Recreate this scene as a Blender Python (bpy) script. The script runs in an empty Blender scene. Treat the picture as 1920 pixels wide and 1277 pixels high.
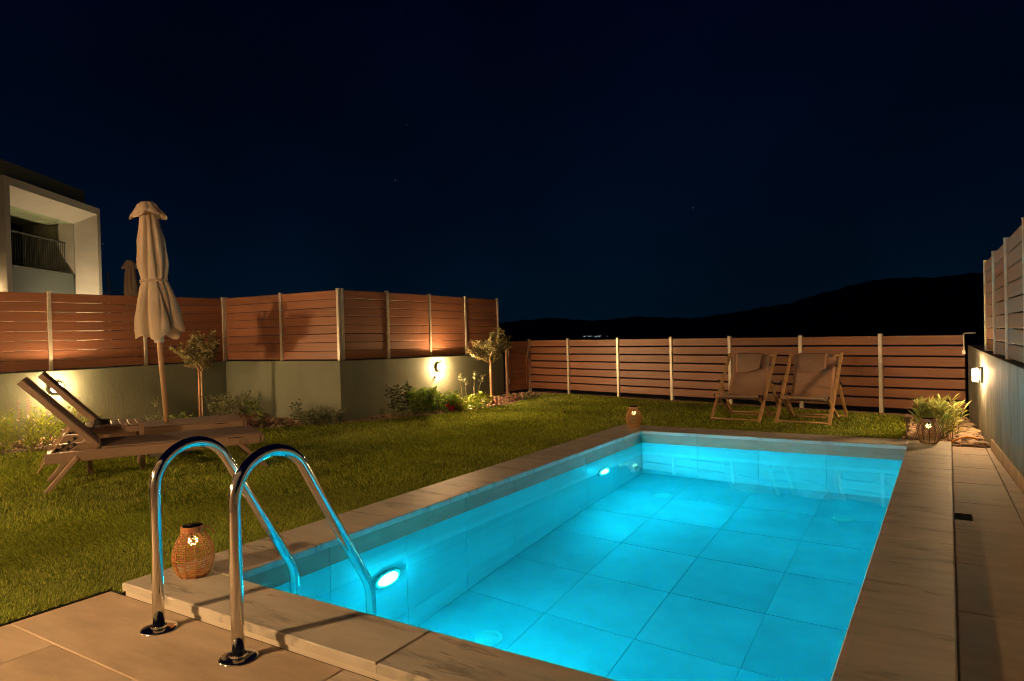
import bpy, math, random
import numpy as np
from mathutils import Vector, Matrix
random.seed(7)
rng = np.random.default_rng(11)
scene = bpy.context.scene
COL = scene.collection
R = math.radians

# ------------------------------------------------------------------ camera
cam_d = bpy.data.cameras.new('camera')
cam = bpy.data.objects.new('camera', cam_d)
COL.objects.link(cam)
YAW, PITCH, ROLL = 0.5641, -0.01194, -0.02515
_f = Vector((-math.sin(YAW) * math.cos(PITCH), math.cos(YAW) * math.cos(PITCH), math.sin(PITCH)))
_r = Vector((math.cos(YAW), math.sin(YAW), 0))
_u = _r.cross(_f)
_r2 = math.cos(ROLL) * _r + math.sin(ROLL) * _u
_u2 = -math.sin(ROLL) * _r + math.cos(ROLL) * _u
m = Matrix((( _r2.x, _u2.x, -_f.x, 2.8353), (_r2.y, _u2.y, -_f.y, -1.9856), (_r2.z, _u2.z, -_f.z, 1.1), (0, 0, 0, 1)))
cam.matrix_world = m
cam_d.sensor_fit = 'HORIZONTAL'
cam_d.sensor_width = 36
cam_d.lens = 1293.418 / 1920 * 36
cam_d.clip_start = 0.05
cam_d.clip_end = 9000
scene.camera = cam

# ------------------------------------------------------------------ night sky
world = bpy.data.worlds.new('World')
scene.world = world
world.use_nodes = True
wt = world.node_tree
for n in list(wt.nodes):
    wt.nodes.remove(n)
def wn(t, **k):
    n = wt.nodes.new(t)
    for a, b in k.items():
        setattr(n, a, b)
    return n
wl = wt.links.new
tc = wn('ShaderNodeTexCoord')
sep = wn('ShaderNodeSeparateXYZ')
wl(tc.outputs['Generated'], sep.inputs[0])
ramp = wn('ShaderNodeValToRGB')
ramp.color_ramp.elements[0].position = 0.0
ramp.color_ramp.elements[0].color = (0.0004, 0.0048, 0.0112, 1)
ramp.color_ramp.elements[1].position = 0.45
ramp.color_ramp.elements[1].color = (0.0002, 0.0009, 0.0065, 1)
e = ramp.color_ramp.elements.new(0.16)
e.color = (0.0003, 0.0030, 0.0100, 1)
wl(sep.outputs['Z'], ramp.inputs[0])
# sparse faint stars
vor = wn('ShaderNodeTexVoronoi', feature='F1')
vor.inputs['Scale'].default_value = 34
wl(tc.outputs['Generated'], vor.inputs['Vector'])
st = wn('ShaderNodeMath', operation='LESS_THAN')
st.inputs[1].default_value = 0.016
wl(vor.outputs['Distance'], st.inputs[0])
sc2 = wn('ShaderNodeSeparateColor')
wl(vor.outputs['Color'], sc2.inputs[0])
gt = wn('ShaderNodeMath', operation='POWER')
gt.inputs[1].default_value = 9
wl(sc2.outputs[0], gt.inputs[0])
mu = wn('ShaderNodeMath', operation='MULTIPLY')
wl(st.outputs[0], mu.inputs[0]); wl(gt.outputs[0], mu.inputs[1])
mu2 = wn('ShaderNodeMath', operation='MULTIPLY')
mu2.inputs[1].default_value = 0.22
wl(mu.outputs[0], mu2.inputs[0])
# faint cloud veil
nz = wn('ShaderNodeTexNoise')
nz.inputs['Scale'].default_value = 2.4; nz.inputs['Detail'].default_value = 5
wl(tc.outputs['Generated'], nz.inputs['Vector'])
mr = wn('ShaderNodeMapRange')
mr.inputs['From Min'].default_value = 0.35; mr.inputs['From Max'].default_value = 0.75
mr.inputs['To Min'].default_value = 0.75; mr.inputs['To Max'].default_value = 1.45
wl(nz.outputs[0], mr.inputs['Value'])
vm = wn('ShaderNodeVectorMath', operation='SCALE')
wl(ramp.outputs[0], vm.inputs[0]); wl(mr.outputs[0], vm.inputs['Scale'])
ad = wn('ShaderNodeVectorMath', operation='ADD')
wl(vm.outputs[0], ad.inputs[0]); wl(mu2.outputs[0], ad.inputs[1])
bg = wn('ShaderNodeBackground')
bg.inputs['Strength'].default_value = 1.0
wl(ad.outputs[0], bg.inputs['Color'])
wo = wn('ShaderNodeOutputWorld')
wl(bg.outputs[0], wo.inputs['Surface'])

scene.view_settings.view_transform = 'Standard'
scene.view_settings.look = 'None'
scene.view_settings.exposure = 0.0
scene.view_settings.gamma = 1.0
scene.view_settings.use_curve_mapping = False
scene.render.engine = 'CYCLES'
cy = scene.cycles
cy.use_denoising = True
try:
    cy.denoiser = 'OPENIMAGEDENOISE'
    cy.denoising_input_passes = 'RGB_ALBEDO_NORMAL'
except Exception:
    pass
cy.max_bounces = 10
cy.diffuse_bounces = 6
cy.glossy_bounces = 4
cy.transmission_bounces = 6
cy.caustics_refractive = True
cy.caustics_reflective = False
cy.sample_clamp_indirect = 60.0
cy.blur_glossy = 0.5
cy.use_light_tree = True
cy.pixel_filter_type = 'BLACKMAN_HARRIS'
cy.filter_width = 1.05
try:
    cy.denoising_prefilter = 'ACCURATE'
    cy.use_adaptive_sampling = False
except Exception:
    pass

# light levels (all are modelled fixtures built further down)
WARM = (1.0, 0.60, 0.27)
E_WALL = 1480          # garden bulkhead lamps, radiance of the diffuser
E_VILLA = 1060         # lamps on the villa wall behind the camera
E_POOL = 740          # underwater lamps
E_HOUSE = 75

# ------------------------------------------------------------------ materials
def mat(name, col, rough=0.6, metal=0.0, spec=0.5, col2=None, nscale=4.0, stretch=(1, 1, 1), bump=0.0, bscale=60.0,
        bdist=0.004, objrand=0.0, island=0.0, coord='Object', rr=0.0, contrast=(0.35, 0.65), trans=0.0, bstretch=None):
    mt = bpy.data.materials.new(name)
    mt.use_nodes = True
    nt = mt.node_tree
    b = nt.nodes['Principled BSDF']
    b.inputs['Base Color'].default_value = (*col, 1)
    b.inputs['Roughness'].default_value = rough
    b.inputs['Metallic'].default_value = metal
    b.inputs['Specular IOR Level'].default_value = spec
    N, L = nt.nodes.new, nt.links.new
    t = N('ShaderNodeTexCoord')
    mp = N('ShaderNodeMapping'); mp.inputs['Scale'].default_value = stretch
    oi = N('ShaderNodeObjectInfo')
    va = N('ShaderNodeVectorMath'); va.operation = 'SCALE'; va.inputs[0].default_value = (37, 51, 23)
    L(oi.outputs['Random'], va.inputs['Scale'])
    vb = N('ShaderNodeVectorMath'); vb.operation = 'ADD'
    L(t.outputs[coord], vb.inputs[0]); L(va.outputs[0], vb.inputs[1])
    L(vb.outputs[0], mp.inputs['Vector'])
    out = None
    if col2 is not None:
        n = N('ShaderNodeTexNoise'); n.inputs['Scale'].default_value = nscale; n.inputs['Detail'].default_value = 8
        n.inputs['Roughness'].default_value = 0.62
        L(mp.outputs[0], n.inputs['Vector'])
        cr = N('ShaderNodeValToRGB')
        cr.color_ramp.elements[0].position = contrast[0]; cr.color_ramp.elements[0].color = (*col, 1)
        cr.color_ramp.elements[1].position = contrast[1]; cr.color_ramp.elements[1].color = (*col2, 1)
        L(n.outputs[0], cr.inputs[0])
        out = cr.outputs[0]
        if rr:
            m2 = N('ShaderNodeMapRange'); m2.inputs['To Min'].default_value = rough - rr; m2.inputs['To Max'].default_value = rough + rr
            L(n.outputs[0], m2.inputs['Value']); L(m2.outputs[0], b.inputs['Roughness'])
    if objrand or island:
        hs = N('ShaderNodeHueSaturation')
        if out is not None:
            L(out, hs.inputs['Color'])
        else:
            hs.inputs['Color'].default_value = (*col, 1)
        m3 = N('ShaderNodeMapRange')
        v = objrand or island
        m3.inputs['To Min'].default_value = 1 - v; m3.inputs['To Max'].default_value = 1 + v
        if island:
            g = N('ShaderNodeNewGeometry'); L(g.outputs['Random Per Island'], m3.inputs['Value'])
            m4 = N('ShaderNodeMapRange'); m4.inputs['To Min'].default_value = 0.47; m4.inputs['To Max'].default_value = 0.53
            w = N('ShaderNodeTexWhiteNoise'); w.noise_dimensions = '1D'
            L(g.outputs['Random Per Island'], w.inputs['W']); L(w.outputs['Value'], m4.inputs['Value'])
            L(m4.outputs[0], hs.inputs['Hue'])
        else:
            L(oi.outputs['Random'], m3.inputs['Value'])
        L(m3.outputs[0], hs.inputs['Value'])
        out = hs.outputs[0]
    if out is not None:
        L(out, b.inputs['Base Color'])
    if bump:
        n2 = N('ShaderNodeTexNoise'); n2.inputs['Scale'].default_value = bscale; n2.inputs['Detail'].default_value = 5
        if bstretch:
            mp2 = N('ShaderNodeMapping'); mp2.inputs['Scale'].default_value = bstretch
            L(vb.outputs[0], mp2.inputs['Vector']); L(mp2.outputs[0], n2.inputs['Vector'])
        else:
            L(mp.outputs[0], n2.inputs['Vector'])
        bu = N('ShaderNodeBump'); bu.inputs['Strength'].default_value = bump; bu.inputs['Distance'].default_value = bdist
        L(n2.outputs[0], bu.inputs['Height']); L(bu.outputs[0], b.inputs['Normal'])
    if trans:
        tr = N('ShaderNodeBsdfTranslucent')
        if out is not None:
            L(out, tr.inputs['Color'])
        else:
            tr.inputs['Color'].default_value = (*col, 1)
        mx = N('ShaderNodeMixShader'); mx.inputs[0].default_value = trans
        L(b.outputs[0], mx.inputs[1]); L(tr.outputs[0], mx.inputs[2])
        L(mx.outputs[0], nt.nodes['Material Output'].inputs['Surface'])
    return mt

def emis(name, col, strength):
    mt = bpy.data.materials.new(name); mt.use_nodes = True
    nt = mt.node_tree; nt.nodes.clear()
    e = nt.nodes.new('ShaderNodeEmission'); e.inputs[0].default_value = (*col, 1); e.inputs[1].default_value = strength
    o = nt.nodes.new('ShaderNodeOutputMaterial'); nt.links.new(e.outputs[0], o.inputs['Surface'])
    return mt

M = {}
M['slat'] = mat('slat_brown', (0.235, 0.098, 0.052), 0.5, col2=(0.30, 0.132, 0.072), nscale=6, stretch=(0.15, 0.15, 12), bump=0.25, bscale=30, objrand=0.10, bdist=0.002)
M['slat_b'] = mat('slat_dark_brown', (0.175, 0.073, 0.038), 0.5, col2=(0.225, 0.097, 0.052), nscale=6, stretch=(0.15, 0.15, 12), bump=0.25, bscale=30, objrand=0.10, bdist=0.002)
M['slat_r'] = mat('slat_greybrown', (0.25, 0.135, 0.082), 0.55, col2=(0.30, 0.165, 0.105), nscale=6, stretch=(0.15, 0.15, 12), bump=0.25, bscale=30, objrand=0.08, bdist=0.002)
M['post'] = mat('galvanised_post', (0.50, 0.47, 0.40), 0.42, metal=0.35, col2=(0.62, 0.58, 0.5), nscale=9, bump=0.1, bscale=40)
M['wall'] = mat('grey_render', (0.150, 0.175, 0.125), 0.85, col2=(0.19, 0.215, 0.158), nscale=1.6, stretch=(1, 1, 0.5), bump=0.55, bscale=38, bdist=0.004, bstretch=(1, 1, 0.35))
M['wall_r'] = mat('streaked_render', (0.125, 0.14, 0.12), 0.75, col2=(0.27, 0.275, 0.235), nscale=5, stretch=(2.2, 2.2, 0.35), bump=0.6, bscale=22, bdist=0.005, bstretch=(1, 1, 0.3))
M['deck'] = mat('deck_stone', (0.41, 0.32, 0.225), 0.7, col2=(0.60, 0.485, 0.365), nscale=3.4, stretch=(0.8, 2.6, 1), spec=0.3, bump=0.3, bscale=55, bdist=0.0015, objrand=0.05, rr=0.08, contrast=(0.3, 0.72))
M['deck_light'] = mat('deck_stone_pale', (0.50, 0.43, 0.34), 0.55, col2=(0.68, 0.61, 0.50), nscale=3.0, stretch=(1.2, 16, 1), bump=0.3, bscale=55, bdist=0.0015, contrast=(0.42, 0.58))
M['grout'] = mat('grout', (0.14, 0.105, 0.075), 0.9, bump=0.3, bscale=80)
M['riser'] = mat('coping_riser', (0.60, 0.56, 0.47), 0.7, bump=0.2, bscale=60)
M['soil'] = mat('soil', (0.10, 0.065, 0.04), 0.95, col2=(0.17, 0.11, 0.07), nscale=14, bump=1.0, bscale=40, bdist=0.02)
M['turf_soil'] = mat('turf_soil', (0.022, 0.028, 0.008), 0.95, col2=(0.045, 0.05, 0.016), nscale=20, bump=1.0, bscale=60, bdist=0.01)
M['pebble'] = mat('pebble', (0.36, 0.25, 0.17), 0.8, island=0.35, bump=0.4, bscale=120)
M['stone'] = mat('rubble', (0.38, 0.27, 0.185), 0.85, col2=(0.48, 0.36, 0.26), nscale=9, objrand=0.22, bump=0.7, bscale=35, bdist=0.006)
M['pool_tile'] = mat('pool_tile', (0.38, 0.48, 0.52), 0.45, col2=(0.60, 0.67, 0.70), nscale=1.7, stretch=(1, 1, 1), bump=0.1, bscale=30, objrand=0.04, contrast=(0.32, 0.7))
M['pool_wtile'] = mat('pool_wall_tile', (0.66, 0.76, 0.78), 0.4, col2=(0.78, 0.84, 0.85), nscale=1.4, stretch=(1, 1, 7), bump=0.1, bscale=30, objrand=0.04, contrast=(0.32, 0.7))
M['band'] = mat('dry_pool_tile', (0.30, 0.235, 0.165), 0.6, col2=(0.38, 0.30, 0.215), nscale=1.6, stretch=(3, 3, 12), bump=0.2, bscale=40, objrand=0.05)
M['pool_grout'] = mat('pool_grout', (0.36, 0.45, 0.48), 0.9)
M['chrome'] = mat('polished_steel', (0.72, 0.70, 0.66), 0.10, metal=1.0, rr=0.0)
M['chrome_d'] = mat('flange_steel', (0.60, 0.58, 0.54), 0.14, metal=1.0)
M['canvas'] = mat('beige_canvas', (0.52, 0.43, 0.32), 0.9, col2=(0.60, 0.50, 0.38), nscale=3, bump=0.3, bscale=160, bdist=0.001, trans=0.12)
M['white'] = mat('white_plastic', (0.66, 0.64, 0.6), 0.5)
M['wood'] = mat('pole_wood', (0.42, 0.27, 0.155), 0.5, col2=(0.52, 0.35, 0.21), nscale=4, stretch=(8, 8, 0.5), bump=0.2, bscale=20)
M['beech'] = mat('oiled_beech', (0.40, 0.235, 0.105), 0.45, col2=(0.50, 0.31, 0.15), nscale=5, stretch=(6, 6, 1.0), bump=0.15, bscale=20)
M['taupe'] = mat('taupe_frame', (0.30, 0.20, 0.14), 0.5, col2=(0.34, 0.235, 0.17), nscale=3, stretch=(1, 1, 1), bump=0.1, bscale=70)
M['sling'] = mat('taupe_sling', (0.22, 0.15, 0.115), 0.8, col2=(0.25, 0.175, 0.135), nscale=3, bump=0.25, bscale=220, bdist=0.001)
M['cloth'] = mat('brown_sling_cloth', (0.31, 0.185, 0.12), 0.9, col2=(0.36, 0.22, 0.145), nscale=5, bump=0.35, bscale=200, bdist=0.001, trans=0.06)
M['black'] = mat('black_plastic', (0.02, 0.02, 0.02), 0.6, spec=0.3)
M['grate'] = mat('black_grate', (0.015, 0.015, 0.015), 0.9, spec=0.1)
M['solar'] = mat('solar_glass', (0.008, 0.009, 0.014), 0.12)
M['wicker'] = mat('natural_wicker', (0.46, 0.21, 0.065), 0.6, col2=(0.56, 0.29, 0.10), nscale=20, bump=0.2, bscale=90, island=0.12)
M['wicker_d'] = mat('dark_wicker', (0.30, 0.165, 0.07), 0.6, col2=(0.40, 0.23, 0.11), nscale=20, bump=0.2, bscale=90, island=0.12)
M['wire'] = mat('dark_wire', (0.06, 0.04, 0.025), 0.5, metal=0.5)
M['lampbody'] = mat('lamp_body', (0.16, 0.15, 0.14), 0.5)
M['bark'] = mat('olive_bark', (0.28, 0.20, 0.13), 0.9, col2=(0.40, 0.30, 0.20), nscale=16, stretch=(1, 1, 0.3), bump=0.9, bscale=45, bdist=0.006)
M['stake'] = mat('stake_wood', (0.42, 0.22, 0.11), 0.7, col2=(0.50, 0.28, 0.15), nscale=6, stretch=(6, 6, 0.5), bump=0.3, bscale=20)
M['olive'] = mat('olive_leaf', (0.30, 0.27, 0.13), 0.55, island=0.42, trans=0.2)
M['leaf'] = mat('green_leaf', (0.13, 0.22, 0.025), 0.5, island=0.4, trans=0.25)
M['leaf_lt'] = mat('lime_leaf', (0.30, 0.38, 0.035), 0.5, island=0.4, trans=0.25)
M['leaf_sage'] = mat('sage_leaf', (0.20, 0.23, 0.12), 0.6, island=0.4, trans=0.2)
M['leaf_dk'] = mat('dark_leaf', (0.035, 0.055, 0.018), 0.5, island=0.4, trans=0.2)
M['leaf_red'] = mat('red_leaf', (0.17, 0.055, 0.04), 0.5, island=0.45, trans=0.2)
M['oleander'] = mat('oleander_leaf', (0.36, 0.40, 0.11), 0.42, island=0.4, trans=0.25)
M['pink'] = mat('pink_petal', (0.62, 0.20, 0.26), 0.6, island=0.2, trans=0.3)
M['magenta'] = mat('magenta_petal', (0.50, 0.02, 0.07), 0.6, island=0.2, trans=0.3)
M['salmon'] = mat('salmon_petal', (0.65, 0.18, 0.12), 0.6, island=0.2, trans=0.3)
M['orange'] = mat('orange_plastic', (0.75, 0.27, 0.02), 0.5)
M['orange_fl'] = mat('orange_petal', (0.75, 0.22, 0.03), 0.6, trans=0.3)
M['stem'] = mat('plant_stem', (0.20, 0.19, 0.10), 0.7)
M['hill'] = mat('dark_hillside', (0.015, 0.02, 0.018), 1.0, col2=(0.03, 0.035, 0.03), nscale=0.01)
M['farground'] = mat('dry_ground', (0.03, 0.028, 0.02), 1.0)
M['plaster'] = mat('house_plaster', (0.46, 0.43, 0.35), 0.85, col2=(0.58, 0.545, 0.45), nscale=1.1, stretch=(1, 1, 2.0), bump=0.5, bscale=26, bdist=0.004, contrast=(0.3, 0.7))
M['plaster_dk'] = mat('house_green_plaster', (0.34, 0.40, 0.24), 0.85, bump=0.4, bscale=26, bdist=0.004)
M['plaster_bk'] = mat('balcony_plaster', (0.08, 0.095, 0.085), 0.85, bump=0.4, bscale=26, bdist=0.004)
M['rail_metal'] = mat('balcony_metal', (0.10, 0.105, 0.10), 0.5, metal=0.5)
M['glass_dk'] = mat('dark_glass', (0.01, 0.012, 0.014), 0.06)
M['villa'] = mat('villa_plaster', (0.60, 0.55, 0.47), 0.85, bump=0.4, bscale=26)
M['lens'] = emis('warm_diffuser', WARM, E_WALL)
M['lens_v'] = emis('villa_diffuser', (1.0, 0.57, 0.25), E_VILLA)
M['lens_h'] = emis('house_uplight', (1.0, 0.72, 0.42), E_HOUSE * 22)
M['lens_r'] = emis('warm_diffuser_right', WARM, E_WALL * 0.5)
M['lens_h2'] = emis('house_side_lamp', (1.0, 0.66, 0.33), E_HOUSE * 2)
M['lens_c'] = emis('warm_diffuser_back', WARM, E_WALL * 1.45)
M['pool_lens'] = emis('pool_lens', (0.006, 0.62, 0.86), E_POOL)
M['led'] = emis('led', (1.0, 0.70, 0.26), 42)
M['town'] = emis('town_light', (0.75, 0.9, 1.0), 0.9)

# marble with veins
def marble():
    mt = bpy.data.materials.new('veined_marble'); mt.use_nodes = True
    nt = mt.node_tree; b = nt.nodes['Principled BSDF']; N, L = nt.nodes.new, nt.links.new
    t = N('ShaderNodeTexCoord'); oi = N('ShaderNodeObjectInfo')
    va = N('ShaderNodeVectorMath'); va.operation = 'SCALE'; va.inputs[0].default_value = (17, 29, 13)
    L(oi.outputs['Random'], va.inputs['Scale'])
    vb = N('ShaderNodeVectorMath'); vb.operation = 'ADD'; L(t.outputs['Object'], vb.inputs[0]); L(va.outputs[0], vb.inputs[1])
    mp = N('ShaderNodeMapping'); mp.inputs['Scale'].default_value = (1.1, 5.0, 1.0); mp.inputs['Rotation'].default_value = (0, 0, R(8))
    L(vb.outputs[0], mp.inputs['Vector'])
    n1 = N('ShaderNodeTexNoise'); n1.inputs['Scale'].default_value = 2.2; n1.inputs['Detail'].default_value = 10; n1.inputs['Roughness'].default_value = 0.66; n1.inputs['Distortion'].default_value = 0.5
    L(mp.outputs[0], n1.inputs['Vector'])
    c1 = N('ShaderNodeValToRGB')
    c1.color_ramp.elements[0].position = 0.28; c1.color_ramp.elements[0].color = (0.20, 0.195, 0.165, 1)
    c1.color_ramp.elements[1].position = 0.66; c1.color_ramp.elements[1].color = (0.58, 0.545, 0.47, 1)
    e = c1.color_ramp.elements.new(0.44); e.color = (0.47, 0.445, 0.38, 1)
    L(n1.outputs[0], c1.inputs[0])
    n2 = N('ShaderNodeTexNoise'); n2.inputs['Scale'].default_value = 3.2; n2.inputs['Detail'].default_value = 9; n2.inputs['Distortion'].default_value = 0.25
    L(mp.outputs[0], n2.inputs['Vector'])
    ab = N('ShaderNodeMath'); ab.operation = 'SUBTRACT'; ab.inputs[1].default_value = 0.40; L(n2.outputs[0], ab.inputs[0])
    ac = N('ShaderNodeMath'); ac.operation = 'ABSOLUTE'; L(ab.outputs[0], ac.inputs[0])
    c2 = N('ShaderNodeValToRGB')
    c2.color_ramp.elements[0].position = 0.0; c2.color_ramp.elements[0].color = (0.5, 0.5, 0.5, 1)
    c2.color_ramp.elements[1].position = 0.045; c2.color_ramp.elements[1].color = (1, 1, 1, 1)
    L(ac.outputs[0], c2.inputs[0])
    n3 = N('ShaderNodeTexNoise'); n3.inputs['Scale'].default_value = 1.3; L(vb.outputs[0], n3.inputs['Vector'])
    c3 = N('ShaderNodeValToRGB'); c3.color_ramp.elements[0].position = 0.5; c3.color_ramp.elements[1].position = 0.62
    L(n3.outputs[0], c3.inputs[0])
    mv = N('ShaderNodeMix'); mv.data_type = 'RGBA'; mv.inputs[6].default_value = (1, 1, 1, 1)
    L(c3.outputs[0], mv.inputs[0]); L(c2.outputs[0], mv.inputs[7])
    mm = N('ShaderNodeMix'); mm.data_type = 'RGBA'; mm.blend_type = 'MULTIPLY'; mm.inputs[0].default_value = 1
    L(c1.outputs[0], mm.inputs[6]); L(mv.outputs[2], mm.inputs[7])
    L(mm.outputs[2], b.inputs['Base Color'])
    rr = N('ShaderNodeMapRange'); rr.inputs['To Min'].default_value = 0.42; rr.inputs['To Max'].default_value = 0.66
    L(n1.outputs[0], rr.inputs['Value']); L(rr.outputs[0], b.inputs['Roughness'])
    bu = N('ShaderNodeBump'); bu.inputs['Strength'].default_value = 0.12; bu.inputs['Distance'].default_value = 0.002
    L(n2.outputs[0], bu.inputs['Height']); L(bu.outputs[0], b.inputs['Normal'])
    return mt
M['marble'] = marble()

def grass_mat():
    mt = bpy.data.materials.new('grass_blade'); mt.use_nodes = True
    nt = mt.node_tree; b = nt.nodes['Principled BSDF']; N, L = nt.nodes.new, nt.links.new
    g = N('ShaderNodeNewGeometry'); t = N('ShaderNodeTexCoord')
    c = N('ShaderNodeValToRGB')
    c.color_ramp.elements[0].position = 0; c.color_ramp.elements[0].color = (0.075, 0.115, 0.010, 1)
    c.color_ramp.elements[1].position = 1; c.color_ramp.elements[1].color = (0.64, 0.66, 0.12, 1)
    e = c.color_ramp.elements.new(0.75); e.color = (0.36, 0.46, 0.040, 1)
    L(g.outputs['Random Per Island'], c.inputs[0])
    n = N('ShaderNodeTexNoise'); n.inputs['Scale'].default_value = 1.1; n.inputs['Detail'].default_value = 6; L(t.outputs['Object'], n.inputs['Vector'])
    r = N('ShaderNodeMapRange'); r.inputs['From Min'].default_value = 0.3; r.inputs['From Max'].default_value = 0.7
    r.inputs['To Min'].default_value = 0.7; r.inputs['To Max'].default_value = 1.3; L(n.outputs[0], r.inputs['Value'])
    h = N('ShaderNodeHueSaturation'); L(c.outputs[0], h.inputs['Color']); L(r.outputs[0], h.inputs['Value'])
    L(h.outputs[0], b.inputs['Base Color']); b.inputs['Roughness'].default_value = 0.55
    tr = N('ShaderNodeBsdfTranslucent'); L(h.outputs[0], tr.inputs['Color'])
    mx = N('ShaderNodeMixShader'); mx.inputs[0].default_value = 0.45
    L(b.outputs[0], mx.inputs[1]); L(tr.outputs[0], mx.inputs[2]); L(mx.outputs[0], nt.nodes['Material Output'].inputs['Surface'])
    return mt
M['grass'] = grass_mat()

def water_mat():
    mt = bpy.data.materials.new('pool_water'); mt.use_nodes = True
    nt = mt.node_tree; nt.nodes.clear(); N, L = nt.nodes.new, nt.links.new
    g = N('ShaderNodeBsdfGlass'); g.inputs['IOR'].default_value = 1.33; g.inputs['Roughness'].default_value = 0.0
    g.inputs['Color'].default_value = (0.30, 0.96, 1.0, 1)
    t = N('ShaderNodeTexCoord'); n = N('ShaderNodeTexNoise'); n.inputs['Scale'].default_value = 2.2; n.inputs['Detail'].default_value = 3
    L(t.outputs['Object'], n.inputs['Vector'])
    bu = N('ShaderNodeBump'); bu.inputs['Strength'].default_value = 0.02; bu.inputs['Distance'].default_value = 0.01
    L(n.outputs[0], bu.inputs['Height']); L(bu.outputs[0], g.inputs['Normal'])
    o = N('ShaderNodeOutputMaterial'); L(g.outputs[0], o.inputs['Surface'])
    return mt
M['water'] = water_mat()

# ------------------------------------------------------------------ helpers
class MB:
    def __init__(s):
        s.v = []; s.f = []
    def add(s, vs, fs, T=None):
        o = len(s.v)
        for p in vs:
            p = Vector(p)
            s.v.append(tuple(T @ p) if T is not None else tuple(p))
        s.f += [tuple(o + i for i in f) for f in fs]
        return s
    def box(s, x0, x1, y0, y1, z0, z1, T=None, b=0.0):
        if b <= 0:
            vs = [(x, y, z) for x in (x0, x1) for y in (y0, y1) for z in (z0, z1)]
            return s.add(vs, [(0, 1, 3, 2), (4, 6, 7, 5), (0, 4, 5, 1), (2, 3, 7, 6), (0, 2, 6, 4), (1, 5, 7, 3)], T)
        b = min(b, (x1 - x0) * .45, (y1 - y0) * .45, (z1 - z0) * .45)
        X = (x0, x1); Y = (y0, y1); Z = (z0, z1); vs = []; idx = {}
        for i in (0, 1):
            for j in (0, 1):
                for k in (0, 1):
                    dx = b * (1 - 2 * i); dy = b * (1 - 2 * j); dz = b * (1 - 2 * k)
                    idx[i, j, k, 'x'] = len(vs); vs.append((X[i], Y[j] + dy, Z[k] + dz))
                    idx[i, j, k, 'y'] = len(vs); vs.append((X[i] + dx, Y[j], Z[k] + dz))
                    idx[i, j, k, 'z'] = len(vs); vs.append((X[i] + dx, Y[j] + dy, Z[k]))
        fs = []
        cen = Vector(((x0 + x1) / 2, (y0 + y1) / 2, (z0 + z1) / 2))
        def q(*a):
            ps = [Vector(vs[i]) for i in a]
            n = (ps[1] - ps[0]).cross(ps[2] - ps[0]); c = sum(ps, Vector()) / len(ps) - cen
            fs.append(tuple(a) if n.dot(c) > 0 else tuple(reversed(a)))
        for i in (0, 1):
            q(idx[i, 0, 0, 'x'], idx[i, 1, 0, 'x'], idx[i, 1, 1, 'x'], idx[i, 0, 1, 'x'])
            q(idx[0, i, 0, 'y'], idx[1, i, 0, 'y'], idx[1, i, 1, 'y'], idx[0, i, 1, 'y'])
            q(idx[0, 0, i, 'z'], idx[1, 0, i, 'z'], idx[1, 1, i, 'z'], idx[0, 1, i, 'z'])
        for i in (0, 1):
            for j in (0, 1):
                q(idx[i, j, 0, 'x'], idx[i, j, 1, 'x'], idx[i, j, 1, 'y'], idx[i, j, 0, 'y'])
                q(idx[i, 0, j, 'x'], idx[i, 1, j, 'x'], idx[i, 1, j, 'z'], idx[i, 0, j, 'z'])
                q(idx[0, i, j, 'y'], idx[1, i, j, 'y'], idx[1, i, j, 'z'], idx[0, i, j, 'z'])
                for k in (0, 1):
                    q(idx[i, j, k, 'x'], idx[i, j, k, 'y'], idx[i, j, k, 'z'])
        return s.add(vs, fs, T)
    def beam(s, a, b_, w, h, up=(0, 0, 1), bev=0.003):
        a = Vector(a); b_ = Vector(b_); d = b_ - a; L = d.length; z = d.normalized()
        up = Vector(up)
        if abs(z.dot(up)) > 0.98:
            up = Vector((0, 1, 0))
        x = up.cross(z).normalized(); y = z.cross(x)
        T = Matrix(((x.x, y.x, z.x, a.x), (x.y, y.y, z.y, a.y), (x.z, y.z, z.z, a.z), (0, 0, 0, 1)))
        return s.box(-w / 2, w / 2, -h / 2, h / 2, 0, L, T, bev)
    def tube(s, pts, r, n=10, cap=True):
        pts = [Vector(p) for p in pts]
        rs = r if hasattr(r, '__len__') else [r] * len(pts)
        o = len(s.v); prev = None
        for i, p in enumerate(pts):
            t = (pts[min(i + 1, len(pts) - 1)] - pts[max(i - 1, 0)]).normalized()
            if prev is None:
                a = Vector((1, 0, 0)) if abs(t.x) < 0.8 else Vector((0, 1, 0))
                x = (a - a.dot(t) * t).normalized()
            else:
                x = (prev - prev.dot(t) * t).normalized()
            prev = x; y = t.cross(x)
            for k in range(n):
                an = 2 * math.pi * k / n
                s.v.append(tuple(p + rs[i] * (math.cos(an) * x + math.sin(an) * y)))
        for i in range(len(pts) - 1):
            for k in range(n):
                a = o + i * n + k; b = o + i * n + (k + 1) % n
                s.f.append((a, b, b + n, a + n))
        if cap:
            s.f.append(tuple(o + k for k in reversed(range(n))))
            e = o + (len(pts) - 1) * n
            s.f.append(tuple(e + k for k in range(n)))
        return s
    def ring(s, c, rad, r, n=32, m=6, wob=0.0, ph=0, T=None):
        o = len(s.v)
        for i in range(n):
            a = 2 * math.pi * i / n
            rr = rad + wob * math.sin(a * 8 + ph)
            for k in range(m):
                b = 2 * math.pi * k / m
                q = Vector((c[0] + (rr + r * math.cos(b)) * math.cos(a), c[1] + (rr + r * math.cos(b)) * math.sin(a), c[2] + r * math.sin(b)))
                s.v.append(tuple(T @ q) if T is not None else tuple(q))
        for i in range(n):
            for k in range(m):
                s.f.append((o + i * m + k, o + ((i + 1) % n) * m + k, o + ((i + 1) % n) * m + (k + 1) % m, o + i * m + (k + 1) % m))
        return s
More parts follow.
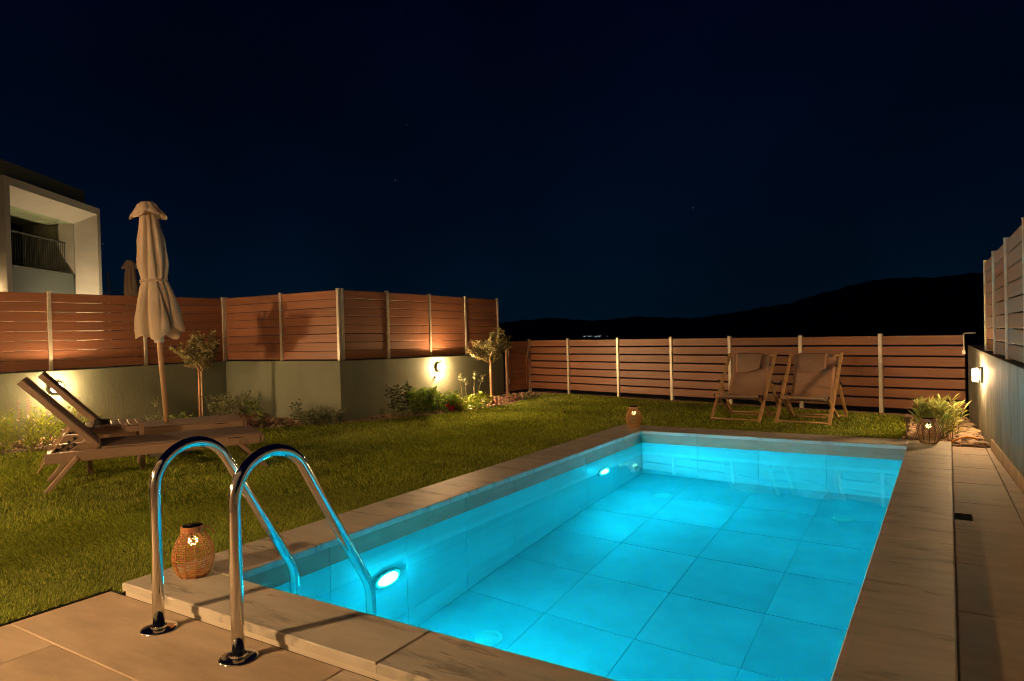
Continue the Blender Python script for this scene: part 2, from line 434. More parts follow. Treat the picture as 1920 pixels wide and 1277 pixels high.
    def lathe(s, prof, n=28, T=None):
        vs = []; fs = []
        for (r, z) in prof:
            for k in range(n):
                a = 2 * math.pi * k / n
                vs.append((r * math.cos(a), r * math.sin(a), z))
        for i in range(len(prof) - 1):
            for k in range(n):
                a = i * n + k; b = i * n + (k + 1) % n
                fs.append((a, b, b + n, a + n))
        fs.append(tuple(reversed(range(n))))
        fs.append(tuple((len(prof) - 1) * n + k for k in range(n)))
        return s.add(vs, fs, T)
    def slab(s, poly, z0, z1, b=0.002):
        n = len(poly)
        c = Vector((sum(p[0] for p in poly) / n, sum(p[1] for p in poly) / n))
        # inset along edge normals, poly is counter-clockwise
        ins = []
        for i in range(n):
            p0 = Vector(poly[i - 1]); p1 = Vector(poly[i]); p2 = Vector(poly[(i + 1) % n])
            d1 = (p1 - p0).normalized(); d2 = (p2 - p1).normalized()
            n1 = Vector((-d1.y, d1.x)); n2 = Vector((-d2.y, d2.x))
            k = max(0.3, 1 + n1.dot(n2))
            q = p1 + (n1 + n2) * (b / k)
            ins.append((q.x, q.y))
        vs = [(p[0], p[1], z0) for p in poly] + [(p[0], p[1], z1 - b) for p in poly] + [(p[0], p[1], z1) for p in ins]
        fs = [tuple(reversed(range(n)))]
        for l in (0, n):
            for i in range(n):
                j = (i + 1) % n
                fs.append((l + i, l + j, l + n + j, l + n + i))
        fs.append(tuple(range(2 * n, 3 * n)))
        return s.add(vs, fs)
    def mesh(s, name, m, smooth=False):
        me = bpy.data.meshes.new(name)
        me.from_pydata(s.v, [], s.f)
        me.materials.append(m)
        if smooth:
            me.polygons.foreach_set('use_smooth', [True] * len(me.polygons))
        me.update()
        return me
    def build(s, name, m, parent=None, smooth=False, bevel=0, kind=None, label=None):
        o = bpy.data.objects.new(name, s.mesh(name, m, smooth))
        COL.objects.link(o)
        if parent is not None:
            o.parent = parent
        if bevel:
            bm_ = o.modifiers.new('bevel', 'BEVEL'); bm_.width = bevel; bm_.segments = 2; bm_.limit_method = 'ANGLE'
        if kind:
            o['kind'] = kind
        if label:
            o['label'] = label
        return o

def auto_smooth(o, ang=40):
    # smooth faces with sharp creases kept
    me = o.data
    me.polygons.foreach_set('use_smooth', [True] * len(me.polygons))
    try:
        me.set_sharp_from_angle(angle=R(ang))
    except Exception:
        pass
    return o

def tag(o, label=None, cat=None, group=None, kind=None):
    if label: o['label'] = label
    if cat: o['category'] = cat
    if group: o['group'] = group
    if kind: o['kind'] = kind
    return o

def empty(name, loc=(0, 0, 0), rz=0, **k):
    o = bpy.data.objects.new(name, None)
    COL.objects.link(o); o.location = loc; o.rotation_euler = (0, 0, rz)
    o.empty_display_size = 0.1
    return tag(o, **k)

def dup(root, loc, rz, **k):
    r = root.copy(); COL.objects.link(r); r.location = loc; r.rotation_euler = (0, 0, rz)
    for ch in list(root.children):
        c = ch.copy(); COL.objects.link(c); c.parent = r
        for g in list(ch.children):
            d = g.copy(); COL.objects.link(d); d.parent = c
    return tag(r, **k)

def link(name, me, parent, loc=(0, 0, 0), rot=(0, 0, 0), scale=(1, 1, 1)):
    o = bpy.data.objects.new(name, me); COL.objects.link(o); o.parent = parent
    o.location = loc; o.rotation_euler = rot; o.scale = scale
    return o

def npmesh(name, V, F, m, parent=None, kind=None, smooth=False):
    """V (n,3) array, F (k,3|4) int array"""
    me = bpy.data.meshes.new(name)
    V = np.asarray(V, dtype=np.float32); F = np.asarray(F, dtype=np.int32)
    k = F.shape[1]
    me.vertices.add(len(V)); me.vertices.foreach_set('co', V.ravel())
    me.loops.add(F.size); me.loops.foreach_set('vertex_index', F.ravel())
    me.polygons.add(len(F)); me.polygons.foreach_set('loop_start', np.arange(0, F.size, k, dtype=np.int32))
    try:
        me.polygons.foreach_set('loop_total', np.full(len(F), k, dtype=np.int32))
    except Exception:
        pass
    me.update(calc_edges=True)
    me.materials.append(m)
    if smooth:
        me.polygons.foreach_set('use_smooth', [True] * len(me.polygons))
    o = bpy.data.objects.new(name, me); COL.objects.link(o)
    if parent is not None: o.parent = parent
    if kind: o['kind'] = kind
    return o

# ------------------------------------------------------------------ pool numbers
W, L = 2.51, 5.072
CL, CN, CF, CR = 0.376, 0.298, 0.386, 0.334
ZD = -0.055            # paving level
ZG = -0.045            # lawn soil level
ZW = -0.134            # water level
ZF = -1.60             # pool floor
xs = [0, 0.61, 1.224, 1.843, W]
ys = [-0.02, 0.606, 1.226, 1.846, 2.467, 3.090, 3.710, 4.350, L]
zs = [ZF, -1.345, -0.725, ZW - 0.0005]

# ground: one sheet around the pool reaching the horizon
g = MB()
x0, x1, y0, y1 = -0.2, W + 0.2, -0.2, L + 0.2
G_ = 46.0; FAR_ = 4300.0
gz = -0.075
g.add([(-G_, -G_, gz), (G_, -G_, gz), (G_, y0, gz), (-G_, y0, gz)], [(0, 1, 2, 3)])
g.add([(-G_, y1, gz), (G_, y1, gz), (G_, G_, gz), (-G_, G_, gz)], [(0, 1, 2, 3)])
g.add([(-G_, y0, gz), (x0, y0, gz), (x0, y1, gz), (-G_, y1, gz)], [(0, 1, 2, 3)])
g.add([(x1, y0, gz), (G_, y0, gz), (G_, y1, gz), (x1, y1, gz)], [(0, 1, 2, 3)])
ic = [(-G_, -G_), (G_, -G_), (G_, G_), (-G_, G_)]
oc = [(-FAR_, -FAR_), (FAR_, -FAR_), (FAR_, FAR_), (-FAR_, FAR_)]
for k in range(4):
    a_, b_ = ic[k], ic[(k + 1) % 4]; c_, d_ = oc[(k + 1) % 4], oc[k]
    g.add([(a_[0], a_[1], gz), (b_[0], b_[1], gz), (c_[0], c_[1], -80.0), (d_[0], d_[1], -80.0)], [(0, 3, 2, 1)])
tag(g.build('ground', M['farground']), kind='structure')

# hills on the horizon
import bisect
sky = [(600, 606), (760, 602), (860, 612), (942, 605), (985, 600), (1025, 596), (1070, 598), (1117, 602), (1150, 598), (1185, 594), (1240, 595), (1295, 597),
       (1350, 590), (1410, 580), (1480, 568), (1540, 550), (1600, 534), (1658, 522), (1720, 521), (1760, 519), (1830, 512), (1900, 508), (2050, 520), (2300, 545), (2600, 590)]
Rm = cam.matrix_world.to_3x3()
def sky_dir(px, py):
    d = Rm @ Vector(((px - 960) / 1293.418, -(py - 638.5) / 1293.418, -1.0))
    return math.atan2(d.x, d.y), d.z / math.hypot(d.x, d.y)
azs = [sky_dir(*s_) for s_ in sky]
hv = []; hf = []
D0 = 2600.0
prof = [(-900, 0.0), (-520, 0.42), (-250, 0.74), (-90, 0.93), (0, 1.0), (140, 0.86), (480, 0.45), (1100, 0.0)]
N_ = 260
a0, a1 = azs[0][0], azs[-1][0]
AZ = [a[0] for a in azs]; HT = [a[1] for a in azs]
ph = rng.random((6,)) * 6
for i in range(N_ + 1):
    a = a0 + (a1 - a0) * i / N_
    h = np.interp(a, AZ, HT) * D0 + 1.1
    h += 2.2 * math.sin(a * 170 + ph[0]) * math.sin(a * 61 + ph[1]) + 1.1 * math.sin(a * 420 + ph[2])
    for (dd, k) in prof:
        w_ = 14 * math.sin(a * 40 + dd * 0.01) * (k * (1 - k)) * 4
        rr = D0 + dd
        hv.append((2.8353 + math.sin(a) * rr, -1.9856 + math.cos(a) * rr, -85 + (h + 85) * k + w_ * 0.6 if k else -95.0))
np_ = len(prof)
for i in range(N_):
    for j in range(np_ - 1):
        a = i * np_ + j
        hf.append((a, a + 1, a + 1 + np_, a + np_))
hb = MB(); hb.v = hv; hb.f = hf
tag(hb.build('hills', M['hill'], smooth=True), kind='structure')
# far village lights on the slope
tl = MB()
for i in range(22):
    px = random.choice([random.gauss(1106, 7), random.gauss(1122, 6), random.uniform(1093, 1132)])
    py = 631.5 + random.uniform(-1.6, 1.2) - (1.5 if random.random() < 0.2 else 0)
    a, e = sky_dir(px, py)
    rr = D0 - 600
    p = Vector((2.8353 + math.sin(a) * rr, -1.9856 + math.cos(a) * rr, 1.1 + e * rr))
    s_ = random.choice([0.5, 0.7, 1.1])
    tl.lathe([(0.01, -s_), (s_, -s_ * .4), (s_, s_ * .4), (0.01, s_)], 6, Matrix.Translation(p))
tag(tl.build('village_lights', M['town']), label='cluster of tiny bluish lights of a far village below the hills', cat='lights', kind='stuff')

# ------------------------------------------------------------------ swimming pool
pool = empty('swimming_pool', (0, 0, 0), kind='structure')
gr = MB()
gr.box(-0.15, -0.012, -0.17, L + 0.15, ZF - 0.1, -0.037)
gr.box(W + 0.012, W + 0.15, -0.17, L + 0.15, ZF - 0.1, -0.037)
gr.box(-0.012, W + 0.012, -0.17, -0.034, ZF - 0.1, -0.037)
gr.box(-0.012, W + 0.012, L + 0.012, L + 0.15, ZF - 0.1, -0.037)
gr.box(-0.012, W + 0.012, -0.034, L + 0.012, ZF - 0.1, ZF - 0.010)
gr.build('basin', M['pool_grout'], pool)
J = 0.0016
for i in range(4):
    for j in range(8):
        t = MB().box(xs[i] + J, xs[i + 1] - J, ys[j] + J * 1.7, ys[j + 1] - J * 1.7, ZF - 0.008, ZF, b=0.001)
        o = t.build('floor_tile', M['pool_tile'], pool)
for k in range(3):
    for j in range(8):
        MB().box(-0.010, -0.002, ys[j] + J, ys[j + 1] - J, zs[k] + J, zs[k + 1] - J, b=0.0015).build('wall_tile', M['pool_wtile'], pool)
        MB().box(W + 0.002, W + 0.010, ys[j] + J, ys[j + 1] - J, zs[k] + J, zs[k + 1] - J, b=0.0015).build('wall_tile', M['pool_wtile'], pool)
    for i in range(4):
        MB().box(xs[i] + J, xs[i + 1] - J, L + 0.002, L + 0.010, zs[k] + J, zs[k + 1] - J, b=0.0015).build('wall_tile', M['pool_wtile'], pool)
        MB().box(xs[i] + J, xs[i + 1] - J, -0.032, -0.024, zs[k] + J, zs[k + 1] - J, b=0.0015).build('wall_tile', M['pool_wtile'], pool)
ZB0, ZB1 = ZW - 0.0004, -0.036
for j in range(8):
    MB().box(-0.010, -0.002, ys[j] + J, ys[j + 1] - J, ZB0, ZB1).build('band_tile', M['band'], pool)
    MB().box(W + 0.002, W + 0.010, ys[j] + J, ys[j + 1] - J, ZB0, ZB1).build('band_tile', M['band'], pool)
for i in range(4):
    MB().box(xs[i] + J, xs[i + 1] - J, L + 0.002, L + 0.010, ZB0, ZB1).build('band_tile', M['band'], pool)
    MB().box(xs[i] + J, xs[i + 1] - J, -0.032, -0.024, ZB0, ZB1).build('band_tile', M['band'], pool)
wt_ = MB().add([(-0.0019, -0.0239, 0), (W + 0.0019, -0.0239, 0), (W + 0.0019, L + 0.0019, 0), (-0.0019, L + 0.0019, 0)], [(0, 1, 2, 3)])
wo_ = wt_.build('water', M['water']); wo_.location = (0, 0, ZW); wo_['kind'] = 'structure'

# pool lamps, inlet and drains
def facing_x(p, sgn=1):   # local +Z -> world +X
    return Matrix.Translation(p) @ Matrix.Rotation(R(90) * sgn, 4, 'Y')
for (y_, lab) in ((1.04, 'large glowing round underwater lamp nearest the ladder, on the left pool wall'), (4.083, 'smaller looking glowing underwater lamp at the far end of the left pool wall')):
    e = empty('underwater_lamp', (-0.002, y_, -0.72), label=lab, cat='pool lamp', group='underwater lamps in the left pool wall')
    T = Matrix.Rotation(R(90), 4, 'Y')
    auto_smooth(MB().lathe([(0.128, 0.0), (0.128, 0.006), (0.120, 0.014), (0.100, 0.018), (0.088, 0.016), (0.088, 0.004)], 32, T).build('bezel', M['white'], e))
    auto_smooth(MB().lathe([(0.086, 0.004), (0.080, 0.022), (0.062, 0.034), (0.035, 0.041), (0.006, 0.043)], 24, T).build('lens', M['pool_lens'], e), 60)
    for k in range(4):
        a = R(45 + 90 * k)
        MB().lathe([(0.007, 0.0), (0.006, 0.006), (0.001, 0.007)], 8, Matrix.Translation((0, 0, 0)) @ T @ Matrix.Translation((0.110 * math.cos(a), 0.110 * math.sin(a), 0.0155))).build('screw', M['chrome'], e)
e = empty('return_inlet', (-0.002, 4.897, -1.25), label='small round water inlet in the left pool wall near the far corner', cat='pool inlet')
T = Matrix.Rotation(R(90), 4, 'Y')
MB().lathe([(0.06, 0), (0.06, 0.004), (0.05, 0.012), (0.02, 0.013)], 20, T).build('flange', M['white'], e)
for k in range(5):
    a = 2 * math.pi * k / 5
    MB().lathe([(0.009, 0), (0.009, 0.005)], 8, T @ Matrix.Translation((0.034 * math.cos(a), 0.034 * math.sin(a), 0.0125))).build('nozzle', M['black'], e)
for (x_, y_, lab) in ((0.457, 1.43, 'round white grate in the pool floor close to the near edge'), (0.496, 4.353, 'round white grate in the pool floor near the far left corner'), (2.064, 4.344, 'round white grate in the pool floor at the right, far half')):
    e = empty('floor_drain', (x_, y_, ZF), label=lab, cat='drain', group='round drains in the pool floor')
    MB().lathe([(0.085, 0.0), (0.085, 0.006), (0.078, 0.012), (0.066, 0.013), (0.064, 0.009)], 28).build('rim', M['white'], e, smooth=False)
    d = MB(); d.lathe([(0.062, 0.0), (0.062, 0.012), (0.050, 0.016), (0.004, 0.018)], 24)
    for k in range(10):
        a = 2 * math.pi * k / 10
        d.beam((0.02 * math.cos(a), 0.02 * math.sin(a), 0.019), (0.055 * math.cos(a), 0.055 * math.sin(a), 0.017), 0.006, 0.004, bev=0)
    d.build('grate', M['white'], e)

# coping
cop = empty('pool_coping', (0, 0, 0), kind='structure')
def stone(poly, name='coping_stone', z0=-0.035, z1=0.0, m='marble', b=0.006, parent=None):
    o = MB().slab(poly, z0, z1, b).build(name, M[m], parent or cop)
    return o
j = 0.0012
def rect(xa, xb, ya, yb):
    return [(xa, ya), (xb, ya), (xb, yb), (xa, yb)]
stone(rect(-CL, 1.195 - j, -CN, -j))
stone(rect(1.195 + j, W + CR, -CN, -j))
for (a, b_) in ((0, 2.02), (2.02, 4.05), (4.05, L + CF)):
    stone(rect(-CL, 0, a + j, b_ - j))
    stone(rect(W, W + CR, a + j, b_ - j))
stone(rect(j, 1.26 - j, L, L + CF)); stone(rect(1.26 + j, W - j, L, L + CF))
rs = MB()
rs.box(-CL + 0.010, W + CR - 0.010, -CN + 0.010, -0.175, -0.0745, -0.0352)
rs.box(-CL + 0.010, -0.155, -0.175, L + CF - 0.01, -0.0745, -0.0352)
rs.box(W + 0.155, W + CR - 0.010, -0.175, L + CF - 0.01, -0.0745, -0.0352)
rs.box(-0.155, W + 0.155, L + 0.155, L + CF - 0.01, -0.0745, -0.0352)
rs.build('riser', M['riser'], cop)

# paving
pav = empty('paving', (0, 0, 0), kind='structure')
def tile(poly, m='deck', z1=ZD, b=0.003):
    return MB().slab(poly, -0.072, z1, b).build('tile', M[m], pav)
bed_ = MB().slab(rect(-0.472, 3.34, -3.22, -CN + 0.0095), -0.0735, ZD - 0.006, 0.001)
bed_.slab([(W + CR - 0.0095, -CN + 0.0095), (3.34, -CN + 0.0095), (3.14, 5.55), (W + CR - 0.0095, 5.55)], -0.0735, ZD - 0.006, 0.001)
bed_.build('mortar_bed', M['grout'], pav)
jj = 0.0022
def wx(y):             # foot of the right boundary wall
    return 3.07 + (6.9 - y) * 0.056
def jx(y):             # joint of the narrow strip beside it
    return 3.105 + (5.6 - y) * 0.0262
tile(rect(-0.47, 1.045 - jj, -0.708, -CN - jj)); tile(rect(1.045 + jj, 2.25 - jj, -0.708, -CN - jj), 'deck_light')
tile(rect(2.25 + jj, 3.3, -0.708, -CN - jj))
yr = -0.708
k = 0
while yr > -3.15:
    yn = max(yr - 0.62, -3.22)
    xx = [-0.47, -0.083 + (0 if k % 2 == 0 else 0.55), 1.13, 2.35, 3.3]
    for a, b_ in zip(xx[:-1], xx[1:]):
        tile(rect(a + (jj if a > -0.4 else 0), b_ - jj, yn + jj, yr - jj), 'deck_light' if (a > 2 and k % 2 == 0) else 'deck')
    yr = yn; k += 1
yy = [5.55, 5.134, 4.50, 3.87, 3.235, 2.56, 1.92, 1.262, 0.62, 0.0, -CN]
for a, b_ in zip(yy[1:], yy[:-1]):
    tile([(W + CR + 0.006, a + jj), (jx(a) - jj, a + jj), (jx(b_) - jj, b_ - jj), (W + CR + 0.006, b_ - jj)])
yy2 = [5.55, 5.22, 4.635, 4.0, 3.37, 2.75, 2.1, 1.47, 0.85, 0.22, -CN]
for a, b_ in zip(yy2[1:], yy2[:-1]):
    tile([(jx(a) + jj, a + jj), (wx(a) - 0.002, a + jj), (wx(b_) - 0.002, b_ - jj), (jx(b_) + jj, b_ - jj)], z1=ZD + 0.002)
# skirting tiles on the foot of the right wall
sy = [5.42, 4.82, 4.2, 3.58, 2.96, 2.34, 1.72, 1.1, 0.48, -0.14]
for a, b_ in zip(sy[1:], sy[:-1]):
    MB().slab([(wx(a) - 0.014, a + jj), (wx(a) - 0.001, a + jj), (wx(b_) - 0.001, b_ - jj), (wx(b_) - 0.014, b_ - jj)], ZD + 0.0025, ZD + 0.105, 0.002).build('skirting_tile', M['deck'], pav)
# black drain grate
e = empty('drain_grate', (2.895, 2.845, ZD), label='small black rectangular drain grate in the paving beside the right coping', cat='drain')
MB().box(-0.045, 0.045, -0.075, 0.075, -0.004, 0.0025, b=0.002).build('frame', M['grate'], e)
d = MB()
for k in range(6):
    d.box(-0.038, 0.038, -0.064 + k * 0.0235, -0.053 + k * 0.0235, 0.0027, 0.006, b=0.001)
d.build('grate', M['grate'], e)

# ------------------------------------------------------------------ walls
def prism(poly, z0, ztops):
    """vertical prism, top corner heights given"""
    n = len(poly); b = MB()
    vs = [(p[0], p[1], z0) for p in poly] + [(p[0], p[1], z) for p, z in zip(poly, ztops)]
    fs = [tuple(reversed(range(n))), tuple(range(n, 2 * n))] + [(i, (i + 1) % n, n + (i + 1) % n, n + i) for i in range(n)]
    return b.add(vs, fs)
XC, YA, XB = -4.085, 4.61, -6.55
ctop = lambda y: 0.772 - (y - YA) * 0.0165
cfen = lambda y: 1.740 - max(0, y - 5.6) * 0.010
wl_ = tag(bpy.data.objects.new('garden_wall', None), label='low grey-green rendered wall carrying the left slatted fences, with a projecting corner', cat='wall')
COL.objects.link(wl_)
prism([(XB, -3.2), (XB, YA), (XB - 0.25, YA), (XB - 0.25, -3.2)], -0.2, [0.765] * 4).build('wall_run', M['wall'], wl_, bevel=0.006)
prism([(XB, YA), (XC, YA), (XC, YA + 0.25), (XB, YA + 0.25)], -0.2, [0.765, 0.772, 0.772, 0.765]).build('wall_run', M['wall'], wl_, bevel=0.006)
ye = 8.64
prism([(XC, YA + 0.25), (XC, ye), (XC - 0.25, ye), (XC - 0.25, YA + 0.25)], -0.2, [ctop(YA + .25), ctop(ye), ctop(ye), ctop(YA + .25)]).build('wall_run', M['wall'], wl_, bevel=0.006)
wr = tag(bpy.data.objects.new('boundary_wall', None), label='tall narrow-looking rendered wall along the right edge with water streaks', cat='wall')
COL.objects.link(wr)
rtop = lambda y: 0.808 - (6.8 - y) * 0.0112
prism([(wx(-3.2), -3.2), (wx(-3.2) + 0.25, -3.2), (wx(7.7) + 0.25, 7.7), (wx(7.7) , 7.7)], -0.2, [rtop(-3.2), rtop(-3.2), rtop(7.7), rtop(7.7)]).build('wall_run', M['wall_r'], wr, bevel=0.006)

# ------------------------------------------------------------------ slatted fences
# one bay: slat meshes shared by length
_sl = {}
def slat(parent, a, b_, zc, h, m, th=0.022, name='slat'):
    a = Vector(a); b_ = Vector(b_); d = b_ - a; Lh = math.hypot(d.x, d.y)
    key = (round(Lh, 2), round(h, 3), m)
    if key not in _sl:
        _sl[key] = MB().box(0, key[0], -th / 2, th / 2, -h / 2, h / 2, b=0.004).mesh('slat', M[m])
    o = link(name, _sl[key], parent, (a.x, a.y, zc), (0, -math.atan2(d.z, Lh) + random.gauss(0, 0.0007), math.atan2(d.y, d.x)), (Lh / key[0], 1, 1))
    return o
_po = {}
def post(parent, x, y, z0, z1, rz, w=0.045, dpt=0.05, m='post'):
    h = round(z1 - z0, 3)
    key = (h, w, dpt, m)
    if key not in _po:
        p = MB().box(-w / 2, w / 2, -dpt / 2, dpt / 2, 0, h, b=0.003)
        p.box(-w / 2 - 0.003, w / 2 + 0.003, -dpt / 2 - 0.003, dpt / 2 + 0.003, h + 0.0005, h + 0.008, b=0.002)
        _po[key] = p.mesh('post', M[m])
    return link('post', _po[key], parent, (x, y, z0), (0, 0, rz))
def fence_run(name, label, posts, zb, zt, n, gap, m='slat', rz=0, side=(0, 0), pw=0.045, pd=0.05, zb_off=0.0, post_z0=None, skip_last=False):
    """posts: plan points; zb/zt functions of y or constants; side: vector from slat plane to post plane (posts stand in front)"""
    e = tag(bpy.data.objects.new(name, None), label=label, cat='fence'); COL.objects.link(e)
    f0 = zb if callable(zb) else (lambda q: zb)
    f1 = zt if callable(zt) else (lambda q: zt)
    for (x, y) in (posts[:-1] if skip_last else posts):
        z0 = f0(y) if post_z0 is None else post_z0
        post(e, x, y, z0, f1(y) + 0.012, rz, pw, pd)
    for (p, q) in zip(posts[:-1], posts[1:]):
        d = Vector((q[0] - p[0], q[1] - p[1])); u = d.normalized(); ins = pw / 2 + 0.001
        A = Vector(p) + u * ins; B = Vector(q) - u * ins
        for k in range(n):
            def zc(y, k=k):
                lo, hi = f0(y) + zb_off, f1(y)
                pit = (hi - lo) / n
                return lo + pit * (k + 0.5), pit - gap
            za, h = zc(p[1]); zbb, _ = zc(q[1])
            slat(e, (A.x + side[0], A.y + side[1], za), (B.x + side[0], B.y + side[1], zbb), za, h, m)
    return e
FS = 0.09   # fence set back from the wall face
fence_run('slat_fence', 'brown slatted fence panels along the left boundary behind the sun loungers', [(XB - FS, y) for y in (YA + FS - 0.052, 3.41, 2.205, 1.0, -0.2, -1.4)], 0.7655, 1.735, 8, 0.0045, rz=R(90), zb_off=0.012)
fence_run('slat_fence', 'brown slatted fence of two panels facing the pool, between inner and projecting corner', [(XB - FS, YA + FS), (-5.345, YA + FS), (XC - FS, YA + FS)], 0.7725, 1.738, 8, 0.0045, rz=0, zb_off=0.012)
fence_run('slat_fence', 'brown slatted fence running from the projecting corner back to the gate above the wall lamp', [(XC - FS, y) for y in (YA + FS + 0.055, 5.66, 6.64, 7.60, 8.60)], lambda y: ctop(y) + 0.001, cfen, 8, 0.0045, rz=R(90), zb_off=0.012)
post(bpy.data.objects['slat_fence.001'], XC - 0.012, YA + 0.012, 0.7725, 1.755, 0, 0.0, 0.0) if False else None
# back fence (turned 12 degrees)
bp = [(-3.96, 9.36), (-2.995, 9.13), (-1.905, 8.86), (-0.885, 8.62), (0.10, 8.36), (1.12, 8.13), (2.105, 7.91), (3.02, 7.705)]
ba = math.atan2(bp[-1][1] - bp[0][1], bp[-1][0] - bp[0][0])
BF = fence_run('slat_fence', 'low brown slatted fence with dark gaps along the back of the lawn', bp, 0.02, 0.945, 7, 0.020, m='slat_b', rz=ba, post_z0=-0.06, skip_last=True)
# right fence on the boundary wall
rp = [(wx(y) + 0.05, y) for y in (6.2, 5.52, 4.73, 3.82, 2.85, 1.85, 0.85, -0.15)]
fence_run('slat_fence', 'tall grey-brown slatted fence on top of the right boundary wall', rp, lambda y: rtop(y) + 0.001, lambda y: 1.667 + (6.2 - y) * 0.043, 8, 0.006, m='slat_r', rz=R(90) + 0.056, zb_off=0.012, pw=0.04)

# gate at the back left
gt = empty('garden_gate', (XC + 0.03, 8.66, 0), label='dark brown closed gate between the left fence and the back fence', cat='gate')
def gp(x, y): return (x, y)
ga = Vector((0.0, 0.02)); gb = Vector((0.085, 0.66))
u = (gb - ga).normalized(); ang = math.atan2(u.y, u.x)
b = MB().box(0, 0.05, -0.025, 0.025, -0.06, 0.94, b=0.003).build('gate_post', M['taupe'], gt); b.location = (ga.x, ga.y, 0); b.rotation_euler = (0, 0, ang)
b = MB().box(0, 0.05, -0.025, 0.025, -0.06, 0.94, b=0.003).build('gate_post', M['taupe'], gt); b.location = (gb.x, gb.y, 0); b.rotation_euler = (0, 0, ang)
Lg = (gb - ga).length
fr = MB()
fr.box(0.055, Lg - 0.005, -0.018, 0.018, 0.80, 0.93, b=0.003); fr.box(0.055, Lg - 0.005, -0.018, 0.018, 0.01, 0.12, b=0.003)
fr.box(0.055, 0.115, -0.018, 0.018, 0.121, 0.799, b=0.003); fr.box(Lg - 0.065, Lg - 0.005, -0.018, 0.018, 0.121, 0.799, b=0.003)
b = fr.build('gate_frame', M['slat'], gt); b.location = (ga.x, ga.y, 0); b.rotation_euler = (0, 0, ang)
for k in range(7):
    b = MB().box(0.117, Lg - 0.067, -0.010, 0.010, 0.122 + k * 0.0968, 0.122 + k * 0.0968 + 0.0935, b=0.002).build('board', M['slat'], gt)
    b.location = (ga.x, ga.y, 0); b.rotation_euler = (0, 0, ang)
h = MB()
h.box(Lg - 0.055, Lg - 0.020, -0.034, -0.0185, 0.60, 0.80, b=0.004)
h.tube([(Lg - 0.037, -0.034, 0.745), (Lg - 0.037, -0.07, 0.745), (Lg - 0.10, -0.075, 0.745)], 0.008, 8)
b = h.build('handle', M['chrome_d'], gt); b.location = (ga.x, ga.y, 0); b.rotation_euler = (0, 0, ang)
h = MB().box(0.035, 0.06, -0.034, -0.0255, 0.14, 0.24, b=0.003)
h.box(0.035, 0.06, -0.034, -0.0255, 0.66, 0.76, b=0.003)
b = h.build('hinge', M['post'], gt); b.location = (ga.x, ga.y, 0); b.rotation_euler = (0, 0, ang)

# small metal hook bracket at the far end of the right wall
hk = MB().tube([(0, 0, 0), (0, 0, 0.20), (0.012, 0, 0.212), (0.12, 0, 0.214)], 0.008, 8)
hk.box(-0.018, 0.018, -0.012, 0.012, -0.03, 0.012, b=0.003)
o = hk.build('metal_bracket', M['post']); o.location = (2.985, 7.64, 0.745); tag(o, 'small bent metal bracket between back fence and right wall', 'bracket')

# ------------------------------------------------------------------ wall lamps
def rounded(w, h, z0, z1, r, n=6, taper=0.0):
    """rounded rectangle prism along +Z, centred"""
    pts = []
    for (cx, cy, a0) in ((w / 2 - r, h / 2 - r, 0), (-w / 2 + r, h / 2 - r, 90), (-w / 2 + r, -h / 2 + r, 180), (w / 2 - r, -h / 2 + r, 270)):
        for k in range(n + 1):
            a = R(a0 + 90 * k / n); pts.append((cx + r * math.cos(a), cy + r * math.sin(a)))
    N = len(pts); vs = []
    lv = [(1.0, z0), (1.0, z0 + (z1 - z0) * 0.7), (1 - 0.4 * taper, z0 + (z1 - z0) * 0.92), (1 - taper, z1)]
    for (s_, z) in lv:
        vs += [(x * s_, y * s_, z) for x, y in pts]
    fs = [tuple(reversed(range(N)))]
    for l in range(3):
        fs += [(l * N + i, l * N + (i + 1) % N, (l + 1) * N + (i + 1) % N, (l + 1) * N + i) for i in range(N)]
    fs.append(tuple(3 * N + i for i in range(N)))
    return vs, fs
def wall_lamp(loc, out, label, lens='lens', w=0.125, h=0.10, group='glowing bulkhead lamps on the garden walls', rim=0.052):
    """out: angle of the outward normal in plan"""
    e = empty('wall_lamp', loc, out, label=label, cat='wall lamp', group=group)
    # local: +X outward; rounded() built along Z -> rotate
    T = Matrix(((0, 0, 1, 0), (1, 0, 0, 0), (0, 1, 0, 0), (0, 0, 0, 1)))
    auto_smooth(MB().add(*rounded(w * 1.16, h * 1.2, 0, 0.022, h * 0.5, taper=0.06), T).build('back_plate', M['lampbody'], e))
    auto_smooth(MB().add(*rounded(w, h, 0.0235, 0.086, h * 0.42, taper=0.12), T).build('diffuser', M[lens], e))
    # housing rim that hides most of the diffuser's flank
    vs, fs = rounded(w + 0.022, h + 0.022, 0.0225, rim, (h + 0.022) * 0.46)
    n_ = len(vs) // 4
    vi, _ = rounded(w + 0.006, h + 0.006, 0.0225, rim, (h + 0.006) * 0.44)
    V_ = vs[:n_] + vs[2 * n_:3 * n_] + vi[2 * n_:3 * n_] + vi[:n_]
    V_ = [(x, y, (0.0225 if k in (0, 3) else rim)) for k in range(4) for (x, y, z) in V_[k * n_:(k + 1) * n_]]
    F_ = [(l * n_ + i, l * n_ + (i + 1) % n_, (l + 1) * n_ + (i + 1) % n_, (l + 1) * n_ + i) for l in range(3) for i in range(n_)]
    auto_smooth(MB().add(V_, F_, T).build('housing_rim', M['lampbody'], e))
    return e
wall_lamp((XB, 2.207, 0.555), 0, 'glowing lamp on the left wall seen through the near lounger backrest')
wall_lamp((XC, 6.72, 0.575), 0, 'glowing lamp on the wall run behind the lawn, left of the right olive tree', 'lens_c')
wall_lamp((wx(6.12), 6.12, 0.57), math.pi - 0.056, 'glowing lamp on the right wall beside the back fence', 'lens_r', w=0.08, h=0.125, rim=0.04)
o = MB().lathe([(0.022, 0), (0.022, 0.012), (0.012, 0.03), (0.004, 0.032)], 14, Matrix.Rotation(R(90), 4, 'Y')).build('wall_tap', M['lampbody'])
